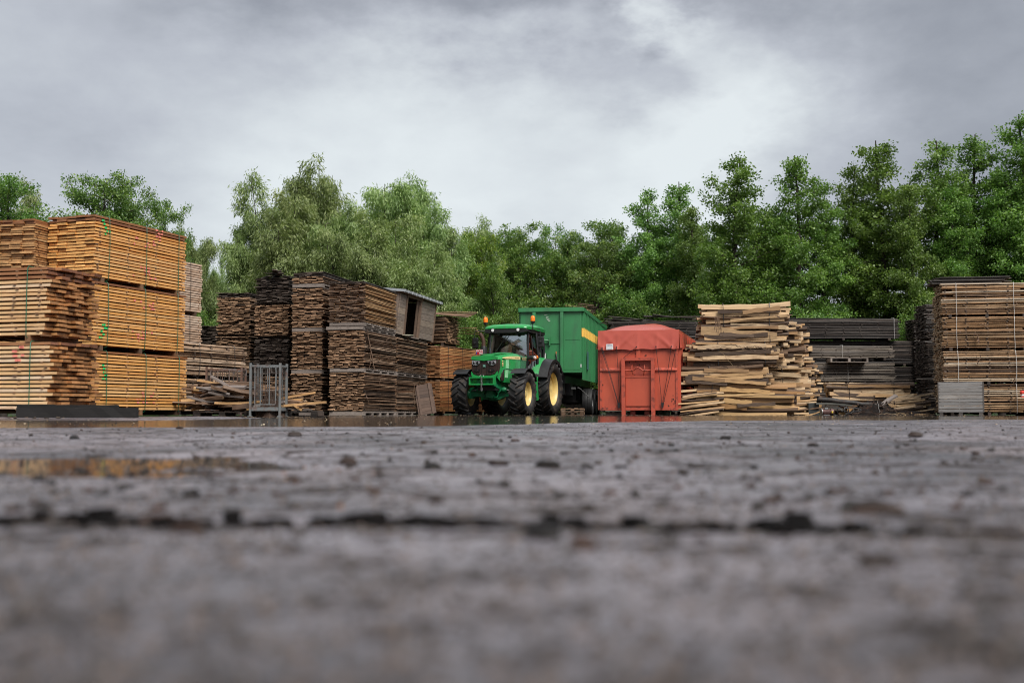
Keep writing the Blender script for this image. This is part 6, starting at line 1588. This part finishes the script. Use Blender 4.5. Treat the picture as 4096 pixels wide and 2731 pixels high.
# sign on the tarp
sg_ = thing('tarp_sign', None, None, (-2.12, -.152, 2.165)); sg_.parent = tp; sg_.rotation_euler = (R(-3), R(-2), 0)
b = MB(); b.box((0, 0, 0), (.215, .006, .175)); b.build('sign_plate', flat('sign_white', (0.80,0.80,0.80), .5), sg_)
M_SB = flat('sign_blue', (0.03,0.05,0.16), .5); M_SGY = flat('sign_grey', (0.36,0.38,0.40), .5)
b = MB()
for (x, w) in ((-.092, .008), (-.078, .008), (-.085, .012), (-.06, .018), (-.035, .018), (-.01, .02), (.018, .016), (.045, .02), (.075, .018)): b.box((x, -.0045, .052), (w, .003, .024 if w != .012 else .006))
b.build('sign_marks', flat('sign_dark', (0.12,0.14,0.18), .5), sg_)
b = MB()
for i in range(10): b.box((-.085+i*.019, -.0045, .016), (.013, .003, .017))
b.build('sign_marks', M_SB, sg_)
b = MB(); b.box((0, -.0045, -.016), (.18, .003, .007)); b.box((0, -.0045, -.048), (.175, .003, .018)); b.box((0, -.0045, -.074), (.16, .003, .008)); b.build('sign_marks', M_SGY, sg_)
# elastic ropes
for (e_, xb, zb) in ((-2.40, -1.865, .33), (-2.36, -1.85, .33), (-1.90, -1.83, .33), (-1.27, -1.74, 1.78), (-.66, -.50, .35), (-.18, -.48, .35), (-.02, -.46, .35), (-1.80, -1.85, .33)):
    top_ = (e_, -.16, hem(e_)+.05) if e_ != -1.80 else (-1.74, -.10, 1.40)
    b = MB(); b.tube([top_, ((top_[0]+xb)/2+.01, -.12, (top_[2]+zb)/2), (xb, -.07, zb)], .008, 5); b.build('elastic_rope', M_BSTRAP, tp, smooth=60)
for xb in (-1.85, -.48):
    b = MB(); b.prism([(xb-.05, .40), (xb+.05, .40), (xb+.03, .27), (xb, .22), (xb-.03, .27)], 'y', -.09, -.05); b.build('rope_hook', M_BLK, rc, fixn=True)
# ------------------------------------------------------------------ trees
def leafmat(name, c1, c2, c3, trans=.35):
    m = bpy.data.materials.new(name); m.use_nodes = True; t = m.node_tree; t.nodes.clear(); N = NT(t)
    at_ = N.n('ShaderNodeAttribute', attribute_name='tint')
    oi = N.n('ShaderNodeObjectInfo')
    c = N.ramp(at_.outputs['Fac'], [(0.05, c1), (0.55, c2), (0.97, c3)])
    hs = N.n('ShaderNodeHueSaturation'); N.l(c, hs.inputs['Color'])
    N.l(N.math('ADD', .485, N.math('MULTIPLY', oi.outputs['Random'], .03)), hs.inputs['Hue'])
    N.l(N.math('ADD', .82, N.math('MULTIPLY', oi.outputs['Random'], .36)), hs.inputs['Value'])
    p = N.n('ShaderNodeBsdfPrincipled'); N.l(hs.outputs[0], p.inputs['Base Color']); p.inputs['Roughness'].default_value = .42; p.inputs['Specular IOR Level'].default_value = .4
    tr_ = N.n('ShaderNodeBsdfTranslucent'); N.l(N.mix(1.0, hs.outputs[0], (1.15, 1.3, .6), 'MULTIPLY'), tr_.inputs[0])
    mx = N.n('ShaderNodeMixShader'); mx.inputs[0].default_value = trans; N.l(p.outputs[0], mx.inputs[1]); N.l(tr_.outputs[0], mx.inputs[2])
    o = N.n('ShaderNodeOutputMaterial'); N.l(mx.outputs[0], o.inputs[0]); return m
M_ALD = leafmat('alder_leaf', (0.064,0.132,0.030), (0.142,0.245,0.056), (0.27,0.40,0.10))
M_OAK = leafmat('oak_leaf', (0.058,0.126,0.030), (0.135,0.238,0.056), (0.28,0.38,0.09))
M_WIL = leafmat('willow_leaf', (0.14,0.205,0.074), (0.245,0.325,0.122), (0.39,0.46,0.20), .35)
M_YEL2 = leafmat('young_oak_leaf', (0.06,0.14,0.022), (0.15,0.25,0.03), (0.33,0.40,0.05))
M_TRUNK = wood('tree_bark', [(0.045,0.036,0.030),(0.06,0.048,0.04)], stain_amt=.5, rough=.85, grain=.5)
def gen_tree(kind, seed, H, RW_, dens=1.0):
    r = np.random.default_rng(seed); b = MB()
    z0 = {'alder': .16, 'oak': .26, 'willow': .10, 'bush': .04}[kind]*H
    tips = []; 
    def trunk(x0, y0, lean, h, rad):
        ph = r.uniform(0, 6, 2); P = []
        for k in range(10):
            u = k/9; P.append((x0 + lean[0]*u*h + .018*h*math.sin(u*5+ph[0])*u, y0 + lean[1]*u*h + .018*h*math.sin(u*4+ph[1])*u, u*h))
        b.tube(P, [rad*(1-.88*k/9) for k in range(10)], 7)
        return [Vector(p) for p in P]
    stems = []
    if kind in ('willow', 'bush'):
        for k in range(5 if kind == 'willow' else 6):
            a = r.uniform(0, 2*math.pi); ln = r.uniform(.02, .20 if kind == 'willow' else .45)
            stems.append((trunk(.15*math.cos(a), .15*math.sin(a), (ln*math.cos(a), ln*math.sin(a)), H*r.uniform(.72, .99) if k else H, .07*H/8), 1.0))
    else: stems.append((trunk(0, 0, (r.normal(0, .012), r.normal(0, .012)), H, .017*H), 1.0))
    nbr = {'alder': 62, 'oak': 46, 'willow': 24, 'bush': 12}[kind]
    for P, _ in stems:
        hs = P[-1].z
        for k in range(nbr):
            t_ = (k + r.uniform(0, 1))/nbr; z = z0 + (hs*.985-z0)*t_
            f = z/hs*9; i = min(8, int(f)); p = P[i].lerp(P[i+1], f-i)
            if kind == 'alder': Lb = RW_*(min(1.0, ((1-t_)*2.4)**.75)*.82+.10)*r.uniform(.5, 1.15); el_ = R(r.uniform(8, 48))
            elif kind == 'oak': Lb = RW_*(math.sqrt(max(0, 1-(1.75*t_-.80)**2))*.95+.12)*r.uniform(.55, 1.1); el_ = R(r.uniform(10, 60))
            elif kind == 'willow': Lb = RW_*((1-t_)**.5*.70+.24)*r.uniform(.5, 1.15); el_ = R(r.uniform(25, 70))
            else: Lb = RW_*((1-t_)**.4*.7+.2)*r.uniform(.5, 1.1); el_ = R(r.uniform(15, 70))
            a = k*2.399 + r.uniform(-.5, .5); d = Vector((math.cos(a)*math.cos(el_), math.sin(a)*math.cos(el_), math.sin(el_)))
            Q = [p]; n_ = 5
            for q in range(n_):
                d = (d + Vector(r.normal(0, .12, 3)) + Vector((0, 0, -.06 if kind != 'willow' else -.16))).normalized(); Q.append(Q[-1] + d*Lb/n_)
            b.tube(Q, [max(.006, .030*Lb/2*(1-.17*q)) for q in range(n_+1)], 4, cap=False)
            ns = max(2 if kind == 'alder' else 3, int(Lb*{'alder': 5.0, 'oak': 4.0, 'willow': 5.5, 'bush': 6}[kind]*dens))
            for s in range(ns):
                u0 = .06 if kind == 'alder' else .22; u = u0 + (1-u0)*(s + r.uniform(0, 1))/ns; f2 = u*n_; j = min(n_-1, int(f2)); c_ = Q[j].lerp(Q[j+1], f2-j)
                dd = (d + Vector(r.normal(0, .75, 3))).normalized(); l2 = r.uniform(.15, .42)*(.5+.35*Lb)
                if kind == 'willow': dd = (dd + Vector((0, 0, -.35))).normalized()
                e_ = c_ + dd*l2
                b.tube([c_, e_], [.008, .004], 3, cap=False)
                tips.append((c_.lerp(e_, .55), dd, .5)); tips.append((e_, dd, 1.0))
    C = np.array([list(t_[0]) for t_ in tips]); D = np.array([list(t_[1]) for t_ in tips])
    nl = {'alder': 40, 'oak': 40, 'willow': 58, 'bush': 30}[kind]
    sp_ = {'alder': .165, 'oak': .155, 'willow': .165, 'bush': .17}[kind]
    M_ = len(C)*nl
    ct = np.repeat(r.uniform(0, 1, len(C)), nl)
    c = np.repeat(C, nl, 0) + np.clip(r.normal(0, 1, (M_, 3)), -1.7, 1.7)*np.array([sp_, sp_, sp_*.72 if kind != 'willow' else sp_*1.15])
    d = np.repeat(D, nl, 0)
    if kind == 'willow':
        a = d*.5 + r.normal(0, .45, (M_, 3)) + np.array([0.12, 0, -.75]); Ls = r.uniform(.13, .24, M_); Ws = Ls*.23
    else:
        a = d*.4 + r.normal(0, .8, (M_, 3)) + np.array([0, 0, -.30]); Ls = r.uniform(.075, .135, M_); Ws = Ls*(.72 if kind == 'alder' else .58)
    a /= np.linalg.norm(a, axis=1, keepdims=True)
    nrm = r.normal(0, .55, (M_, 3)) + np.array([0, -.25, .8]); s_ = np.cross(a, nrm); s_ /= np.linalg.norm(s_, axis=1, keepdims=True)+1e-9
    n2 = np.cross(s_, a)
    mid = c + a*(Ls*.5)[:, None] - n2*(Ls*.06)[:, None]
    V = np.stack([c, mid + s_*(Ws*.5)[:, None], c + a*Ls[:, None], mid - s_*(Ws*.5)[:, None]], 1).reshape(-1, 3)
    keep = V.reshape(-1, 4, 3)[:, :, 2].min(1) > .05
    F = (np.arange(M_)[:, None]*4 + np.arange(4)[None])[keep]
    tint = np.clip(ct*.55 + r.uniform(0, 1, M_)*.45, 0, 1)[keep]
    # compact vertices
    V = V.reshape(-1, 4, 3)[keep].reshape(-1, 3); F = np.arange(len(V)).reshape(-1, 4)
    mat = {'alder': M_ALD, 'oak': M_OAK, 'willow': M_WIL, 'bush': M_OAK}[kind]
    zz = V[:, 2]; tz = float(np.quantile(zz, .9995)); ap = V[zz >= np.quantile(zz, .998)].mean(0)
    return b.mesh(kind+'_trunk', M_TRUNK, 60), npmesh(kind+'_crown', V, F, mat, False, tint), tz, ap
TREES = {'alder': [gen_tree('alder', 10+k, 11.5, 2.2) for k in range(4)], 'oak': [gen_tree('oak', 30+k, 8.5, 2.2) for k in range(4)],
         'willow': [gen_tree('willow', 50+k, 9.5, 2.5) for k in range(4)], 'bush': [gen_tree('bush', 70+k, 5.0, 2.1) for k in range(3)]}
_ti = {}
def plant(kind, px, ytop, Y, wide, label, group, vi=None, young=False, cat='tree'):
    k = _ti.get(kind, 0); _ti[kind] = k+1
    tm, lm, H, ap = TREES[kind][(k if vi is None else vi) % len(TREES[kind])]
    zt = hz(ytop, Y); s = zt/H; q = at(px, ytop, Y)
    nm = {'alder': 'alder_tree', 'oak': 'oak_tree', 'willow': 'willow_tree', 'bush': 'bush'}[kind]
    rz_ = rnd.uniform(0, 6.28); sw = s*wide
    t_ = thing(nm, label, cat, (q.x - sw*(math.cos(rz_)*ap[0] - math.sin(rz_)*ap[1]), Y, 0), rz_, group); t_.scale = (sw, sw, s)
    link('trunk', tm, t_)
    if young:
        l2 = lm.copy(); l2.materials.clear(); l2.materials.append(M_YEL2); lm = l2
    link('crown', lm, t_)
    return t_
GW, GA, GO, GB = 'grey-green willows behind the dark stacks', 'alder row on the right', 'oaks in the middle of the tree line', 'bushes under the trees'
plant('oak', -30, 690, 31, 1.0, 'dark oak cut by the left frame edge above the orange packs', 'trees behind the orange stacks')
plant('willow', 130, 750, 42, .9, 'pale willow between the two oaks above the orange stack', 'trees behind the orange stacks')
plant('oak', 330, 690, 34, .92, 'dark oak rising behind the top of the tallest orange stack', 'trees behind the orange stacks', 1)
plant('oak', 520, 735, 35.5, .82, 'second dark oak behind the tallest orange stack, right of the first', 'trees behind the orange stacks', 2)
plant('oak', 640, 800, 34.5, .60, 'small low oak crown at the right shoulder of the tallest orange stack', 'trees behind the orange stacks', 3)
for (px, yt, Y, wd, lb) in ((715, 905, 50, .55, 'thin wispy willow just right of the tallest orange stack'), (815, 1000, 52, .45, 'short wispy willow left of the dark columns'),
                            (965, 900, 48, .8, 'leftmost full willow above the leftmost dark column'), (1040, 725, 49, .85, 'pointed willow at the left of the willow group'),
                            (1265, 665, 50, .95, 'tallest willow, above the tall dark column'), (1160, 800, 46.5, 1.0, 'round front willow left of the tallest willow'),
                            (1400, 800, 46, 1.05, 'round front willow right of the tallest willow'), (1500, 760, 50, .9, 'willow with a short spire right of the tallest willow'),
                            (1655, 705, 51, .9, 'second tallest pointed willow above the plank shed'), (1600, 850, 46, 1.1, 'broad front willow above the tilted plank shed'),
                            (1745, 810, 48, 1.0, 'rightmost large willow above the reddish packs'), (1740, 960, 44.5, 1.0, 'low drooping willow right of the plank shed'),
                            (1935, 880, 51, .85, 'lone willow left of the oaks above the tractor'), (1330, 920, 44.5, 1.0, 'low willow crown behind the corner of the dark stack')):
    plant('willow', px, yt, Y, wd, lb, GW)
for (px, yt, Y, wd, lb) in ((2035, 935, 54, .9, 'oak left of the gap above the tractor cab'), (2130, 900, 52, .85, 'oak with two tips above the trailer front'), (2215, 900, 54, .8, 'oak just right of the two-tipped oak'),
                            (2295, 930, 53, .8, 'dark narrow oak above the trailer rim'), (2430, 875, 52, 1.0, 'broad oak above the red tarpaulin'), (2360, 960, 50, .9, 'lower oak in front above the trailer end'),
                            (2080, 1010, 56, 1.2, 'dark oak deep behind the tractor beacon'), (2250, 1020, 57, 1.3, 'dark oak deep behind the trailer'), (2480, 1000, 57, 1.2, 'dark oak deep behind the red tarpaulin')):
    plant('oak', px, yt, Y+6.5, wd, lb, GO)
plant('oak', 1880, 925, 49, .62, 'bright yellow-green young oak beside the willows', GO, 1, True)
plant('oak', 1960, 1050, 47, .9, 'low dark oak behind the tractor exhaust', GO)
AL = [(2590, 765, 56, .95), (2700, 740, 56, 1.0), (2770, 830, 54, .95), (2865, 900, 51, 1.0), (2958, 620, 50, 1.12), (3070, 850, 52, 1.0), (3187, 632, 50, 1.05), (3300, 790, 50, 1.0), (3420, 655, 52, .95),
      (3525, 580, 51, 1.12), (3640, 740, 49, .95), (3732, 570, 51, 1.08), (3815, 740, 49.5, .95), (3890, 550, 51, 1.08), (3985, 690, 50, .95), (4085, 470, 50, 1.1), (4190, 560, 51, 1.0)]
OR = ['first', 'second', 'third', 'fourth', 'fifth', 'sixth', 'seventh', 'eighth', 'ninth', 'tenth', 'eleventh', 'twelfth', 'thirteenth', 'fourteenth', 'fifteenth', 'sixteenth', 'seventeenth', 'eighteenth']
so_ = sorted(range(len(AL)), key=lambda i: AL[i][0])
for rank, i in enumerate(so_):
    px, yt, Y, wd = AL[i]
    plant('alder', px, yt, Y, wd, f'{OR[rank]} alder from the left in the tall row on the right', GA)
AL2 = [(2640, 930, 60, 1.1), (2810, 900, 60, 1.1), (3010, 860, 58, 1.0), (3150, 840, 58, 1.0), (3470, 840, 58, 1.0), (3800, 820, 58, 1.0), (3960, 820, 58, 1.0), (4110, 780, 58, 1.0)]
for rank, (px, yt, Y, wd) in enumerate(AL2):
    plant('alder', px, yt, Y, wd, f'{OR[rank]} alder from the left in the lower back row on the right', 'back row of alders on the right')
BS = [(1850, 1215, 44, .8), (1960, 1265, 45, .9), (2040, 1240, 54, .9), (1920, 1160, 48, .9), (2570, 1130, 56, 1.0), (2690, 1160, 55, 1.0), (2450, 1150, 57, 1.0), (3210, 1225, 46, 1.0),
      (2330, 1130, 58, 1.0), (2160, 1150, 58, 1.0), (830, 1250, 47, .8), (1990, 1100, 57, 1.0), (700, 1150, 50, .8), (3640, 1230, 47, .8)]
BL_ = ['leafy bush low between the tallest orange stack and the dark columns', 'leafy bush behind the leftmost dark column', 'leafy bush beside the fanned boards right of the plank shed', 'leafy bush behind the plank shed at the willow foot',
       'leafy bush left of the tractor beacon', 'dark bush deep behind the tractor cab', 'leafy bush just above the tractor roof', 'dark bush behind the front of the green trailer', 'dark bush behind the middle of the green trailer',
       'leafy bush above the rear of the green trailer', 'leafy bush above the left of the red tarpaulin', 'leafy bush above the right of the red tarpaulin', 'low leafy bush right of the topmost split logs', 'low bush at the right end of the long black packs']
for lb, (px, yt, Y, wd) in zip(BL_, sorted(BS)):
    plant('bush', px, yt, Y, wd, lb, GB, cat='bush')
# undergrowth closing the far side of the yard under the trees
r = np.random.default_rng(99); n_ = 52000
x = r.uniform(-52, 52, n_); y = r.uniform(67, 70, n_); hmax = 1.5 + 1.3*(fbm(x*.35, y*.2, 61, 3)+.5)
z = hmax*r.beta(1.2, 1.3, n_); Ls = r.uniform(.12, .24, n_)
a = r.normal(0, .8, (n_, 3)) + np.array([0, -.2, .4]); a /= np.linalg.norm(a, axis=1, keepdims=True)
s_ = np.cross(a, r.normal(0, 1, (n_, 3))); s_ /= np.linalg.norm(s_, axis=1, keepdims=True)
c = np.stack([x, y, z], -1); mid = c + a*(Ls*.5)[:, None]
V = np.stack([c, mid+s_*(Ls*.3)[:, None], c+a*Ls[:, None], mid-s_*(Ls*.3)[:, None]], 1).reshape(-1, 3)
ug = link('undergrowth', npmesh('undergrowth', V, np.arange(len(V)).reshape(-1, 4), M_OAK, False, r.uniform(0, .6, n_)))
tag(ug, 'dark leafy undergrowth along the far side of the yard under the trees', 'undergrowth', kind='stuff')
b = MB(); b.grid(lambda i, j: (-120+240*i, 71+j*3.0, 1.6*math.sin(j*3.14)+.25*math.sin(i*90)*math.sin(j*3.14)-.02), 120, 6)
tag(b.build('earth_bank', paint('bank_soil', (0.035,0.040,0.022), .9, scale=2), smooth=60), kind='structure')

# labels that several look-alikes share: tell them apart by their order in the row
tops = [o for o in scene.objects if o.parent is None and 'label' in o and o.get('kind') is None]
by = {}
for o in tops: by.setdefault(o['label'], []).append(o)
NTH = OR + ['nineteenth', 'twentieth', 'twenty-first', 'twenty-second', 'twenty-third', 'twenty-fourth']
for lb, os_ in by.items():
    if len(os_) > 1:
        os_.sort(key=lambda o: (o.location.x + (sum(v.co.x for v in o.data.vertices)/len(o.data.vertices) if o.type == 'MESH' and o.location.length < .01 else 0)))
        for k, o in enumerate(os_): o['label'] = f'{NTH[k]} from the left: {lb}'
